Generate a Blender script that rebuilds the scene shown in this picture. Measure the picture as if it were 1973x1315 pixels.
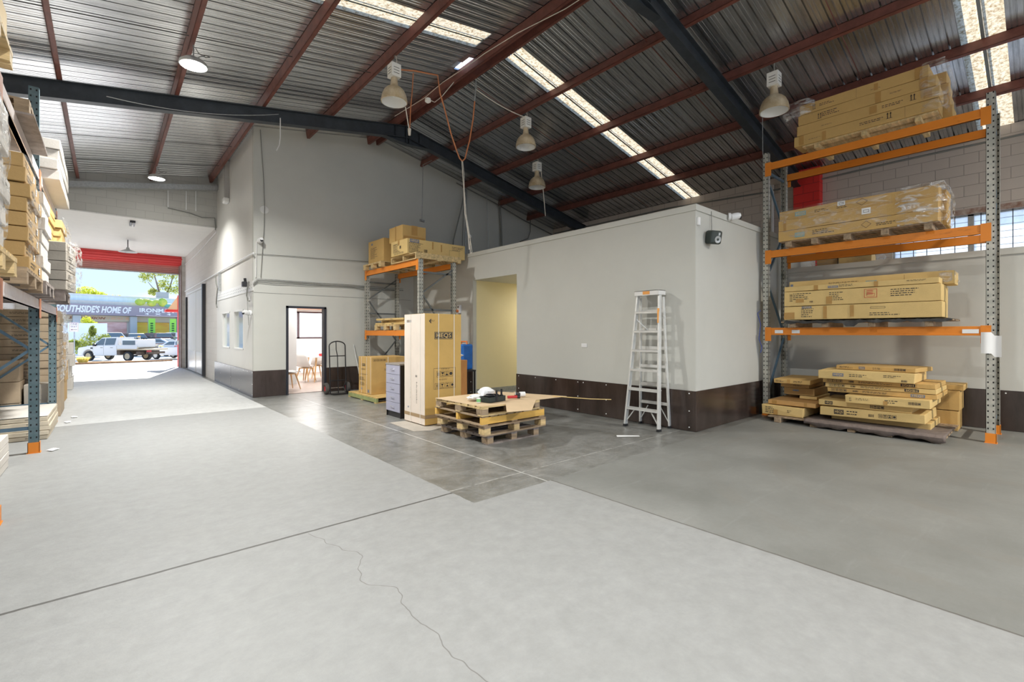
import bpy, math, random
from mathutils import Vector, Matrix
random.seed(7)
for o in list(bpy.data.objects): bpy.data.objects.remove(o, do_unlink=True)
S = bpy.context.scene
COL = S.collection
R = math.radians
# ------------------------------------------------------------------ camera, world, sun, lights, exposure
cd = bpy.data.cameras.new('camera'); cam = bpy.data.objects.new('camera', cd); COL.objects.link(cam)
cd.sensor_width = 36; cd.sensor_fit = 'HORIZONTAL'; cd.lens = 896/1973*36; cd.shift_y = -15.5/1973
cd.clip_start = .05; cd.clip_end = 400
cam.location = (0, 0, 1.45); cam.rotation_euler = (R(90), 0, -math.atan2(781.5, 896))
S.camera = cam
S.view_settings.view_transform = 'Standard'; S.view_settings.look = 'None'
S.view_settings.exposure = 0.6; S.view_settings.gamma = 1; S.view_settings.use_curve_mapping = False

W = bpy.data.worlds.new('sky'); S.world = W; W.use_nodes = True
nt = W.node_tree; nt.nodes.clear()
def N(nt, t, **kw):
    n = nt.nodes.new(t)
    for k, v in kw.items(): setattr(n, k, v)
    return n
wo = N(nt, 'ShaderNodeOutputWorld'); bg = N(nt, 'ShaderNodeBackground'); tc = N(nt, 'ShaderNodeTexCoord')
sp = N(nt, 'ShaderNodeSeparateXYZ'); rp = N(nt, 'ShaderNodeValToRGB')
rp.color_ramp.elements[0].position = 0.0; rp.color_ramp.elements[0].color = (.56, .74, .98, 1)
rp.color_ramp.elements[1].position = .6; rp.color_ramp.elements[1].color = (.30, .52, .95, 1)
nz = N(nt, 'ShaderNodeTexNoise'); nz.inputs['Scale'].default_value = 5; nz.inputs['Detail'].default_value = 8
mp = N(nt, 'ShaderNodeMapping'); mp.inputs['Scale'].default_value = (1, 1, 3.2)
cr = N(nt, 'ShaderNodeValToRGB'); cr.color_ramp.elements[0].position = .54; cr.color_ramp.elements[1].position = .72
mx = N(nt, 'ShaderNodeMixRGB'); mx.inputs[2].default_value = (1, 1, 1, 1)
L = nt.links.new
L(tc.outputs['Generated'], sp.inputs[0]); L(sp.outputs['Z'], rp.inputs[0]); L(tc.outputs['Generated'], mp.inputs[0]); L(mp.outputs[0], nz.inputs['Vector'])
L(nz.outputs['Fac'], cr.inputs[0]); L(cr.outputs[0], mx.inputs[0]); L(rp.outputs[0], mx.inputs[1]); L(mx.outputs[0], bg.inputs[0])
bg.inputs[1].default_value = 1.0; L(bg.outputs[0], wo.inputs[0])

def light(name, kind, loc, energy, color=(1, 1, 1), size=.3, sizey=None, rot=(0, 0, 0), spread=None, parent=None):
    l = bpy.data.lights.new(name, kind); l.energy = energy; l.color = color
    if kind == 'AREA':
        l.shape = 'RECTANGLE' if sizey else 'DISK'; l.size = size
        if sizey: l.size_y = sizey
        if spread: l.spread = spread
    elif kind == 'SUN': l.angle = R(.6)
    else: l.shadow_soft_size = size
    o = bpy.data.objects.new(name, l); COL.objects.link(o); o.location = loc; o.rotation_euler = rot
    if parent: o.parent = parent
    return o
sd = Vector((.25, 1.0, .78)).normalized()
sun = light('sun', 'SUN', (0, 40, 30), 7.5, (1, .96, .88)); sun.rotation_euler = sd.to_track_quat('Z', 'Y').to_euler()

# ------------------------------------------------------------------ materials
MATS = {}
def mat(name, col, rough=.6, metal=0., var=0., vscale=4., bump=0., bscale=40., col2=None, vstretch=(1, 1, 1), spec=.5, edge=(.35, .65), dirt=None, alpha=None, emit=None, trans=0, coat=0):
    m = bpy.data.materials.new(name); m.use_nodes = True; nt = m.node_tree; b = nt.nodes['Principled BSDF']
    b.inputs['Base Color'].default_value = (*col, 1); b.inputs['Roughness'].default_value = rough; b.inputs['Metallic'].default_value = metal
    b.inputs['Specular IOR Level'].default_value = spec
    if coat: b.inputs['Coat Weight'].default_value = coat; b.inputs['Coat Roughness'].default_value = .1
    if trans: b.inputs['Transmission Weight'].default_value = trans
    if alpha is not None: b.inputs['Alpha'].default_value = alpha
    if emit: b.inputs['Emission Color'].default_value = (*emit[:3], 1); b.inputs['Emission Strength'].default_value = emit[3]
    if var or col2 or bump:
        tc = N(nt, 'ShaderNodeTexCoord'); mp = N(nt, 'ShaderNodeMapping'); mp.inputs['Scale'].default_value = vstretch
        nt.links.new(tc.outputs['Object'], mp.inputs[0])
    if var or col2:
        nz = N(nt, 'ShaderNodeTexNoise'); nz.inputs['Scale'].default_value = vscale; nz.inputs['Detail'].default_value = 7; nz.inputs['Roughness'].default_value = .65
        nt.links.new(mp.outputs[0], nz.inputs['Vector'])
        r = N(nt, 'ShaderNodeValToRGB'); r.color_ramp.elements[0].position = edge[0]; r.color_ramp.elements[1].position = edge[1]
        c2 = col2 or tuple(c*(1+var) for c in col); c1 = col if col2 else tuple(c*(1-var) for c in col)
        r.color_ramp.elements[0].color = (*c1, 1); r.color_ramp.elements[1].color = (*c2, 1)
        nt.links.new(nz.outputs['Fac'], r.inputs[0]); nt.links.new(r.outputs[0], b.inputs['Base Color'])
    if bump:
        n2 = N(nt, 'ShaderNodeTexNoise'); n2.inputs['Scale'].default_value = bscale; n2.inputs['Detail'].default_value = 5
        nt.links.new(mp.outputs[0], n2.inputs['Vector'])
        bp = N(nt, 'ShaderNodeBump'); bp.inputs['Strength'].default_value = bump; bp.inputs['Distance'].default_value = .02
        nt.links.new(n2.outputs['Fac'], bp.inputs['Height']); nt.links.new(bp.outputs[0], b.inputs['Normal'])
    MATS[name] = m; return m
M_CARD = mat('cardboard', (.58, .37, .13), .75, var=.10, vscale=3, bump=.12, bscale=60, edge=(.2, .8))
M_CARD2 = mat('cardboard_pale', (.69, .49, .20), .75, var=.10, vscale=3, bump=.12, bscale=60, edge=(.2, .8))
M_CARD3 = mat('cardboard_brown', (.44, .28, .11), .8, var=.12, vscale=2.5, bump=.1, bscale=60, edge=(.2, .8))
M_CARD4 = mat('cardboard_orange', (.60, .34, .12), .75, var=.10, vscale=3, bump=.1, bscale=60, edge=(.2, .8))
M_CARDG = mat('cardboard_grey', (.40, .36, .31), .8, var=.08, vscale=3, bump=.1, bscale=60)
M_CARDW = mat('cardboard_white', (.64, .60, .55), .7, var=.04, vscale=3, bump=.08, bscale=60)
M_SHEET = mat('peach_cardboard', (.62, .46, .29), .75, var=.06, vscale=3)
M_TAPE = mat('brown_tape', (.47, .27, .085), .25, var=.08)
M_INK = mat('black_ink', (.035, .03, .03), .6)
M_INKB = mat('blue_grey_ink', (.16, .19, .26), .6, var=.3, vscale=30)
M_INKT = mat('teal_ink', (.25, .40, .40), .6)
M_RED = mat('red_ink', (.55, .08, .05), .6)
M_WHITE = mat('white_paper', (.85, .85, .85), .6)
M_STRAP = mat('white_strap', (.85, .82, .74), .4)
M_WOOD = mat('pine_timber', (.60, .44, .22), .7, var=.28, vscale=3, vstretch=(1, 8, 8), bump=.2, bscale=30)
M_WOOD2 = mat('weathered_timber', (.33, .24, .155), .85, var=.35, vscale=3, vstretch=(1, 8, 8), bump=.3, bscale=30)
M_WOODY = mat('yellow_timber', (.72, .43, .10), .6, var=.18, vscale=2, vstretch=(1, 1, 5), bump=.1, bscale=30)
M_WOODD = mat('grey_old_timber', (.26, .22, .20), .85, var=.35, vscale=4, bump=.3, bscale=30)
M_ORANGE = mat('orange_beam_paint', (.78, .25, .028), .42, col2=(.42, .10, .012), vscale=5, edge=(.62, .86), vstretch=(1, 1.0, 3), spec=.35)
M_STEEL = mat('brushed_aluminium', (.74, .74, .72), .35, metal=.35, var=.06, vscale=8)
M_BLUE = mat('blue_grey_brace', (.12, .20, .27), .45, metal=.3, var=.15)
M_GALVP = mat('galvanised_pipe', (.42, .43, .43), .45, metal=.6, var=.15, vscale=20)
M_CARDD = mat('dusty_cardboard', (.40, .31, .215), .8, var=.12, vscale=2.5, bump=.1, bscale=60)
M_BLACK = mat('black_satin', (.015, .015, .017), .4)
M_RUBBER = mat('rubber', (.022, .022, .024), .75, var=.2)
M_DRUB = mat('dusty_rubber', (.07, .065, .06), .85, var=.3)
M_PAINT = mat('pale_green_grey_wall_paint', (.570, .567, .525), .55, var=.035, vscale=.9, bump=.03, bscale=8, edge=(.3, .7), spec=.4)
M_PAINTW = mat('warm_white_wall_paint', (.68, .665, .63), .45, var=.03, vscale=.8, bump=.03, bscale=8, spec=.5)
M_CREAM = mat('cream_wall_paint', (.80, .70, .42), .55, var=.02, vscale=1)
M_TRIMW = mat('white_trim_paint', (.75, .74, .72), .4)
M_FORM = mat('dark_form_plywood', (.050, .036, .031), .20, var=.35, vscale=3, vstretch=(1, 1, .25), bump=.02, bscale=14, spec=.6)
M_RAFT = mat('charcoal_rafter_paint', (.035, .042, .05), .4, var=.2, vscale=6)
M_PURL = mat('red_oxide_purlin', (.165, .055, .04), .5, var=.22, vscale=5, vstretch=(3, 1, 1))
M_REDW = mat('red_wall_paint', (.72, .03, .025), .5, var=.06)
M_REDD = mat('red_door_paint', (.70, .05, .05), .45, var=.04)
M_AGED = mat('aged_cream_metal', (.50, .38, .22), .4, metal=.3, vscale=6, col2=(.72, .62, .45))
M_BALL = mat('white_enamel', (.82, .80, .74), .4)
M_SHIN = mat('white_reflector', (.86, .85, .82), .3)
M_DARKM = mat('dark_gunmetal', (.05, .05, .055), .4, metal=.5)
M_GREYP = mat('grey_felt', (.17, .135, .12), .95, var=.2, vscale=10, bump=.4, bscale=14)
M_BLKP = mat('black_plastic_sheet', (.03, .03, .03), .4, bump=.4, bscale=12)
M_CORDO = mat('orange_cord', (.55, .20, .08), .5)
M_CORDW = mat('white_cord', (.70, .64, .55), .5)
M_CORDK = mat('grey_cord', (.20, .20, .185), .6)
M_PLASW = mat('white_plastic', (.80, .80, .80), .35)
M_PLASB = mat('white_chair_plastic', (.78, .76, .74), .3)
M_BEECH = mat('beech_wood', (.66, .40, .19), .5, var=.12, vscale=5, vstretch=(4, 4, 1))
M_FRAME = mat('charcoal_door_frame', (.022, .024, .034), .4)
M_DRAWER = mat('silver_lilac_laminate', (.36, .36, .46), .32, var=.03)
M_CHROME = mat('chrome', (.85, .85, .86), .15, metal=1)
M_LEDH = mat('led_housing', (.5, .5, .5), .4, metal=.5)
M_LED = mat('led_diffuser', (1, 1, 1), .5, emit=(1, 1, .93, 40))
M_CABIN = mat('white_wall_interior', (.80, .78, .76), .6)
M_OFLOOR = mat('timber_look_floor', (.34, .27, .235), .35, var=.15, vscale=3, vstretch=(6, 1, 1))

def holes_mat(name, base, base2, metal=.55):
    m = bpy.data.materials.new(name); m.use_nodes = True; nt = m.node_tree; b = nt.nodes['Principled BSDF']; l = nt.links.new
    tc = N(nt, 'ShaderNodeTexCoord'); s = N(nt, 'ShaderNodeSeparateXYZ'); l(tc.outputs['Object'], s.inputs[0])
    def mth(op, a, bb=None, c=None):
        n = N(nt, 'ShaderNodeMath', operation=op)
        for i, v in enumerate((a, bb, c)):
            if v is None: continue
            if isinstance(v, (int, float)): n.inputs[i].default_value = v
            else: l(v, n.inputs[i])
        return n.outputs[0]
    fz = mth('ABSOLUTE', mth('SUBTRACT', mth('FRACT', mth('MULTIPLY', s.outputs['Z'], 1/.0762)), .5))
    ay = mth('ABSOLUTE', mth('SUBTRACT', mth('ABSOLUTE', s.outputs['Y']), .025)); ax = mth('ABSOLUTE', mth('SUBTRACT', mth('ABSOLUTE', s.outputs['X']), .025))
    near = mth('MINIMUM', ay, ax)
    msk = mth('MULTIPLY', mth('LESS_THAN', fz, .14), mth('LESS_THAN', near, .0075))
    nz = N(nt, 'ShaderNodeTexNoise'); nz.inputs['Scale'].default_value = 14; nz.inputs['Detail'].default_value = 6; l(tc.outputs['Object'], nz.inputs['Vector'])
    r = N(nt, 'ShaderNodeValToRGB'); r.color_ramp.elements[0].position = .4; r.color_ramp.elements[0].color = (*base, 1); r.color_ramp.elements[1].position = .7; r.color_ramp.elements[1].color = (*base2, 1)
    l(nz.outputs['Fac'], r.inputs[0])
    mx = N(nt, 'ShaderNodeMixRGB'); l(msk, mx.inputs[0]); l(r.outputs[0], mx.inputs[1]); mx.inputs[2].default_value = (.008, .008, .008, 1)
    l(mx.outputs[0], b.inputs['Base Color']); b.inputs['Roughness'].default_value = .5; b.inputs['Metallic'].default_value = metal
    return m
M_UP = holes_mat('perforated_galvanised_steel', (.40, .40, .36), (.56, .54, .48), .35)
M_UPB = holes_mat('perforated_blue_grey_steel', (.10, .16, .18), (.16, .22, .24), .2)

def film_mat(name, strength=.5):
    m = bpy.data.materials.new(name); m.use_nodes = True; nt = m.node_tree; nt.nodes.clear(); l = nt.links.new
    o = N(nt, 'ShaderNodeOutputMaterial'); t = N(nt, 'ShaderNodeBsdfTransparent'); g = N(nt, 'ShaderNodeBsdfGlossy'); g.inputs['Roughness'].default_value = .18
    d = N(nt, 'ShaderNodeBsdfDiffuse'); d.inputs['Color'].default_value = (.9, .9, .9, 1)
    tc = N(nt, 'ShaderNodeTexCoord'); nz = N(nt, 'ShaderNodeTexNoise'); nz.inputs['Scale'].default_value = 5; nz.inputs['Detail'].default_value = 8; nz.inputs['Distortion'].default_value = 1.5
    mp = N(nt, 'ShaderNodeMapping'); mp.inputs['Scale'].default_value = (1.6, .8, 2.4); l(tc.outputs['Object'], mp.inputs[0]); l(mp.outputs[0], nz.inputs['Vector'])
    r = N(nt, 'ShaderNodeValToRGB'); r.color_ramp.elements[0].position = .46; r.color_ramp.elements[0].color = (.03, .03, .03, 1); r.color_ramp.elements[1].position = .68; r.color_ramp.elements[1].color = (strength, strength, strength, 1)
    l(nz.outputs['Fac'], r.inputs[0])
    bp = N(nt, 'ShaderNodeBump'); bp.inputs['Strength'].default_value = .9; bp.inputs['Distance'].default_value = .05; l(nz.outputs['Fac'], bp.inputs['Height']); l(bp.outputs[0], g.inputs['Normal'])
    m1 = N(nt, 'ShaderNodeMixShader'); m1.inputs[0].default_value = .6; l(d.outputs[0], m1.inputs[1]); l(g.outputs[0], m1.inputs[2])
    m2 = N(nt, 'ShaderNodeMixShader'); l(r.outputs[0], m2.inputs[0]); l(t.outputs[0], m2.inputs[1]); l(m1.outputs[0], m2.inputs[2]); l(m2.outputs[0], o.inputs[0])
    return m
M_FILM = film_mat('clear_stretch_film', .42)
M_FILMW = film_mat('dense_stretch_film', .85)

def glass_mat(name, col=(.8, .85, .88), a=.35, rough=.05):
    m = bpy.data.materials.new(name); m.use_nodes = True; nt = m.node_tree; nt.nodes.clear(); l = nt.links.new
    o = N(nt, 'ShaderNodeOutputMaterial'); t = N(nt, 'ShaderNodeBsdfTransparent'); g = N(nt, 'ShaderNodeBsdfGlossy'); g.inputs['Roughness'].default_value = rough; g.inputs['Color'].default_value = (*col, 1)
    m2 = N(nt, 'ShaderNodeMixShader'); m2.inputs[0].default_value = a; l(t.outputs[0], m2.inputs[1]); l(g.outputs[0], m2.inputs[2]); l(m2.outputs[0], o.inputs[0])
    return m
M_GLASS = glass_mat('window_glass'); M_GLASSR = glass_mat('reflective_window_glass', (.9, .95, .95), .7, .08)
def translucent_mat(name, col, dirtcol, scale=30, thr=(.42, .62), mixf=.7):
    m = bpy.data.materials.new(name); m.use_nodes = True; nt = m.node_tree; nt.nodes.clear(); l = nt.links.new
    o = N(nt, 'ShaderNodeOutputMaterial'); t = N(nt, 'ShaderNodeBsdfTranslucent'); d = N(nt, 'ShaderNodeBsdfDiffuse')
    tc = N(nt, 'ShaderNodeTexCoord'); nz = N(nt, 'ShaderNodeTexNoise'); nz.inputs['Scale'].default_value = scale; nz.inputs['Detail'].default_value = 10; nz.inputs['Roughness'].default_value = .75
    l(tc.outputs['Object'], nz.inputs['Vector'])
    r = N(nt, 'ShaderNodeValToRGB'); r.color_ramp.elements[0].position = thr[0]; r.color_ramp.elements[0].color = (*dirtcol, 1); r.color_ramp.elements[1].position = thr[1]; r.color_ramp.elements[1].color = (*col, 1)
    l(nz.outputs['Fac'], r.inputs[0]); l(r.outputs[0], t.inputs['Color']); l(r.outputs[0], d.inputs['Color'])
    m2 = N(nt, 'ShaderNodeMixShader'); m2.inputs[0].default_value = mixf; l(d.outputs[0], m2.inputs[1]); l(t.outputs[0], m2.inputs[2]); l(m2.outputs[0], o.inputs[0])
    return m
M_SKYL = translucent_mat('dirty_fibreglass_sheet', (.62, .54, .40), (.22, .14, .06), 20, (.36, .56), .7)
M_FROST = translucent_mat('frosted_window_sheet', (.98, .98, .98), (.88, .90, .93), 3, (.4, .6), .95)

# concrete floor
def floor_mat():
    m = bpy.data.materials.new('warehouse_concrete'); m.use_nodes = True; nt = m.node_tree; b = nt.nodes['Principled BSDF']; l = nt.links.new
    tc = N(nt, 'ShaderNodeTexCoord'); s = N(nt, 'ShaderNodeSeparateXYZ'); l(tc.outputs['Object'], s.inputs[0]); X, Y = s.outputs['X'], s.outputs['Y']
    def v(x, n, i):
        if isinstance(x, (int, float)): n.inputs[i].default_value = x
        else: l(x, n.inputs[i])
    def mth(op, *a):
        n = N(nt, 'ShaderNodeMath', operation=op)
        for i, x in enumerate(a): v(x, n, i)
        return n.outputs[0]
    def noise(sc, det=6, st=(1, 1, 1), dist=0, rough=.6):
        n = N(nt, 'ShaderNodeTexNoise'); n.inputs['Scale'].default_value = sc; n.inputs['Detail'].default_value = det; n.inputs['Distortion'].default_value = dist; n.inputs['Roughness'].default_value = rough
        mp = N(nt, 'ShaderNodeMapping'); mp.inputs['Scale'].default_value = st; l(tc.outputs['Object'], mp.inputs[0]); l(mp.outputs[0], n.inputs['Vector']); return n.outputs['Fac']
    def ramp(f, p0, p1, c0=(0, 0, 0), c1=(1, 1, 1)):
        r = N(nt, 'ShaderNodeValToRGB'); r.color_ramp.elements[0].position = p0; r.color_ramp.elements[1].position = p1
        r.color_ramp.elements[0].color = (*c0, 1); r.color_ramp.elements[1].color = (*c1, 1); l(f, r.inputs[0]); return r.outputs[0]
    def mix(f, a, c):
        n = N(nt, 'ShaderNodeMixRGB'); v(f, n, 0)
        for i, x in ((1, a), (2, c)):
            if isinstance(x, tuple): n.inputs[i].default_value = (*x, 1)
            else: l(x, n.inputs[i])
        return n.outputs[0]
    big = noise(.7, 8); fine = noise(9, 8, rough=.7); sp_ = noise(70, 4)
    wob = mth('MULTIPLY', mth('SUBTRACT', noise(8, 4), .5), .035)
    # former partition footprint = sealed, darker and glossier
    z1 = mth('MULTIPLY', mth('GREATER_THAN', mth('ADD', X, wob), 2.36), mth('GREATER_THAN', mth('ADD', Y, wob), 3.20))
    sx = mth('MULTIPLY', z1, mth('LESS_THAN', Y, 24))
    # right bay: warmer grey
    z2 = mth('MULTIPLY', mth('GREATER_THAN', X, 3.3), mth('LESS_THAN', Y, 3.2))
    gr = ramp(noise(26, 8, rough=.8), .36, .66); f2 = ramp(fine, .34, .66)
    lane = mix(ramp(fine, .22, .78), (.262, .265, .263), (.352, .355, .352)); lane = mix(mth('MULTIPLY', gr, .20), lane, (.215, .213, .205))
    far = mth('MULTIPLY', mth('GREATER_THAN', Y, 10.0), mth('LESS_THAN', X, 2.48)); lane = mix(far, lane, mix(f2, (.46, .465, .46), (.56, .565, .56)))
    seal = mix(ramp(noise(3, 9, dist=.6, rough=.75), .36, .64), (.125, .126, .115), (.275, .277, .268)); seal = mix(mth('MULTIPLY', gr, .45), seal, (.16, .155, .14))
    right = mix(ramp(big, .36, .64), (.175, .177, .165), (.255, .257, .245)); right = mix(mth('MULTIPLY', gr, .25), right, (.15, .148, .135))
    c = mix(sx, lane, seal); c = mix(z2, c, right)
    c = mix(mth('MULTIPLY', ramp(big, .55, .75), .18), c, (.28, .27, .24))
    mot = ramp(noise(2.2, 9, (1, 1, 1), .8, .7), .38, .68)
    c = mix(mth('MULTIPLY', mth('SUBTRACT', 1, mot), .16), c, (.20, .20, .185))
    stn = mth('MULTIPLY', ramp(noise(1.4, 8, (1, 1, 1), 1.2, .7), .52, .66), sx)
    c = mix(mth('MULTIPLY', stn, .55), c, (.13, .125, .105))
    wst = mth('MULTIPLY', ramp(noise(2.4, 8, (.5, 3.2, 1), .4, .75), .55, .72), sx)
    c = mix(mth('MULTIPLY', wst, .35), c, (.40, .40, .39))
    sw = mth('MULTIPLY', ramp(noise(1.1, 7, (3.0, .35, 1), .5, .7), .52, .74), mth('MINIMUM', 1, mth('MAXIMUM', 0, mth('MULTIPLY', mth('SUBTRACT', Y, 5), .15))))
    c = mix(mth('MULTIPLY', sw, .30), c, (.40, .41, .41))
    # scuff streaks along the lane
    st = ramp(noise(3.0, 5, (.25, 2.6, 1), .3), .60, .78)
    c = mix(mth('MULTIPLY', st, .22), c, (.40, .41, .41))
    dsh = ramp(noise(5, 9, (1.6, 14, 1), .1, .8), .69, .73)
    c = mix(mth('MULTIPLY', mth('MULTIPLY', dsh, mth('LESS_THAN', X, 2.3)), .75), c, (.12, .12, .11))
    # tyre arcs in the right bay
    dx = mth('SUBTRACT', X, 6.2); dy = mth('SUBTRACT', Y, .2); rr = mth('SQRT', mth('ADD', mth('MULTIPLY', dx, dx), mth('MULTIPLY', dy, dy)))
    arc = mth('LESS_THAN', mth('ABSOLUTE', mth('SUBTRACT', mth('FRACT', mth('MULTIPLY', rr, 1.35)), .5)), .11)
    arcm = mth('MULTIPLY', mth('MULTIPLY', arc, z2), mth('MULTIPLY', mth('LESS_THAN', rr, 2.9), ramp(noise(1.3), .42, .6)))
    c = mix(mth('MULTIPLY', arcm, .42), c, (.20, .19, .17))
    c = mix(mth('MULTIPLY', ramp(sp_, .68, .74), .3), c, (.25, .24, .22))
    # joints
    def joint(coord, pos, w, lim=None, wv=wob):
        d = mth('LESS_THAN', mth('ABSOLUTE', mth('SUBTRACT', mth('ADD', coord, mth('MULTIPLY', wv, .5)), pos)), w)
        return mth('MULTIPLY', d, lim) if lim is not None else d
    jl = mth('LESS_THAN', X, 2.36); yfar = mth('GREATER_THAN', Y, 3.2)
    notinner = mth('SUBTRACT', 1, sx)
    jy = joint(Y, 3.53, .012, mth('MULTIPLY', jl, 1)); c = mix(mth('MULTIPLY', jy, .85), c, (.05, .045, .04))
    jy2 = joint(Y, 3.58, .010, sx); c = mix(mth('MULTIPLY', mth('MULTIPLY', jy2, ramp(noise(7, 5), .42, .55)), .5), c, (.55, .55, .53))
    jx = joint(X, 3.30, .008, mth('LESS_THAN', Y, 3.2)); c = mix(mth('MULTIPLY', jx, .75), c, (.09, .08, .07))
    jx2 = joint(X, 3.25, .009, mth('MULTIPLY', yfar, mth('LESS_THAN', Y, 11))); c = mix(mth('MULTIPLY', mth('MULTIPLY', jx2, ramp(noise(6, 4), .3, .5)), .65), c, (.62, .62, .60))
    j3 = joint(Y, 10.0, .014, jl); c = mix(mth('MULTIPLY', j3, .75), c, (.10, .10, .09))
    j4 = joint(Y, 16.6, .02, jl); c = mix(mth('MULTIPLY', j4, .5), c, (.2, .2, .19))
    # crack
    cx_ = mth('ADD', 1.19, mth('MULTIPLY', mth('SUBTRACT', noise(1.6, 3, (0, 1, 0), 0, .5), .5), .6))
    ck = mth('MULTIPLY', mth('LESS_THAN', mth('ABSOLUTE', mth('SUBTRACT', X, cx_)), .0028), mth('MULTIPLY', mth('LESS_THAN', Y, 3.5), mth('GREATER_THAN', Y, .3)))
    c = mix(mth('MULTIPLY', ck, .6), c, (.10, .09, .08))
    l(c, b.inputs['Base Color'])
    ro = mix(sx, (.50, .50, .50), (.26, .26, .26)); ro2 = mix(mth('MULTIPLY', fine, .25), ro, (.75, .75, .75)); l(ro2, b.inputs['Roughness'])
    b.inputs['Specular IOR Level'].default_value = .45
    bp = N(nt, 'ShaderNodeBump'); bp.inputs['Strength'].default_value = .25; bp.inputs['Distance'].default_value = .012; l(fine, bp.inputs['Height']); l(bp.outputs[0], b.inputs['Normal'])
    return m
M_FLOOR = floor_mat()

def block_mat(name, col, mortar, ax='Y', bump=.5, w=.4, h=.2):
    m = bpy.data.materials.new(name); m.use_nodes = True; nt = m.node_tree; b = nt.nodes['Principled BSDF']; l = nt.links.new
    tc = N(nt, 'ShaderNodeTexCoord'); s = N(nt, 'ShaderNodeSeparateXYZ'); cmb = N(nt, 'ShaderNodeCombineXYZ'); l(tc.outputs['Object'], s.inputs[0])
    l(s.outputs[ax], cmb.inputs[0]); l(s.outputs['Z'], cmb.inputs[1])
    br = N(nt, 'ShaderNodeTexBrick'); l(cmb.outputs[0], br.inputs['Vector']); br.inputs['Scale'].default_value = 1; br.inputs['Brick Width'].default_value = w; br.inputs['Row Height'].default_value = h
    br.inputs['Mortar Size'].default_value = .006; br.inputs['Mortar Smooth'].default_value = .3
    br.inputs['Color1'].default_value = (*col, 1); br.inputs['Color2'].default_value = (*[c*.96 for c in col], 1); br.inputs['Mortar'].default_value = (*mortar, 1)
    l(br.outputs['Color'], b.inputs['Base Color']); b.inputs['Roughness'].default_value = .65
    iv = N(nt, 'ShaderNodeMath', operation='SUBTRACT'); iv.inputs[0].default_value = 1; l(br.outputs['Fac'], iv.inputs[1])
    bp = N(nt, 'ShaderNodeBump'); bp.inputs['Strength'].default_value = bump; bp.inputs['Distance'].default_value = .02; l(iv.outputs[0], bp.inputs['Height']); l(bp.outputs[0], b.inputs['Normal'])
    return m
M_BLOCK = block_mat('painted_block_wall', (.56, .49, .43), (.36, .31, .27))
M_BLOCKP = block_mat('pale_painted_block_wall', (.66, .63, .60), (.58, .55, .52), bump=.2)
M_BLOCKX = block_mat('grey_painted_block_wall', (.50, .49, .46), (.40, .39, .37), ax='X', bump=.3)
M_BLOCKR = block_mat('red_painted_blocks', (.72, .03, .025), (.35, .02, .02))

def roof_mat(name, col, rough, dirt, metal=.6):
    m = bpy.data.materials.new(name); m.use_nodes = True; nt = m.node_tree; b = nt.nodes['Principled BSDF']; l = nt.links.new
    tc = N(nt, 'ShaderNodeTexCoord'); mp = N(nt, 'ShaderNodeMapping'); mp.inputs['Scale'].default_value = (.25, 4, 1); l(tc.outputs['Object'], mp.inputs[0])
    nz = N(nt, 'ShaderNodeTexNoise'); nz.inputs['Scale'].default_value = 4; nz.inputs['Detail'].default_value = 10; nz.inputs['Roughness'].default_value = .75; l(mp.outputs[0], nz.inputs['Vector'])
    r = N(nt, 'ShaderNodeValToRGB'); r.color_ramp.elements[0].position = .3; r.color_ramp.elements[0].color = (*dirt, 1); r.color_ramp.elements[1].position = .68; r.color_ramp.elements[1].color = (*col, 1)
    l(nz.outputs['Fac'], r.inputs[0]); l(r.outputs[0], b.inputs['Base Color']); b.inputs['Metallic'].default_value = metal; b.inputs['Roughness'].default_value = rough
    bp = N(nt, 'ShaderNodeBump'); bp.inputs['Strength'].default_value = .08; bp.inputs['Distance'].default_value = .02; l(nz.outputs['Fac'], bp.inputs['Height']); l(bp.outputs[0], b.inputs['Normal'])
    return m
M_ROOF = roof_mat('galvanised_roof_sheet', (.76, .77, .79), .27, (.36, .37, .375), .93)
M_ROOFL = roof_mat('lit_galvanised_roof_sheet', (.90, .90, .90), .26, (.56, .56, .565), .95)  # lighter copy for the left slope, its reflected light put into the colour

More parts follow.
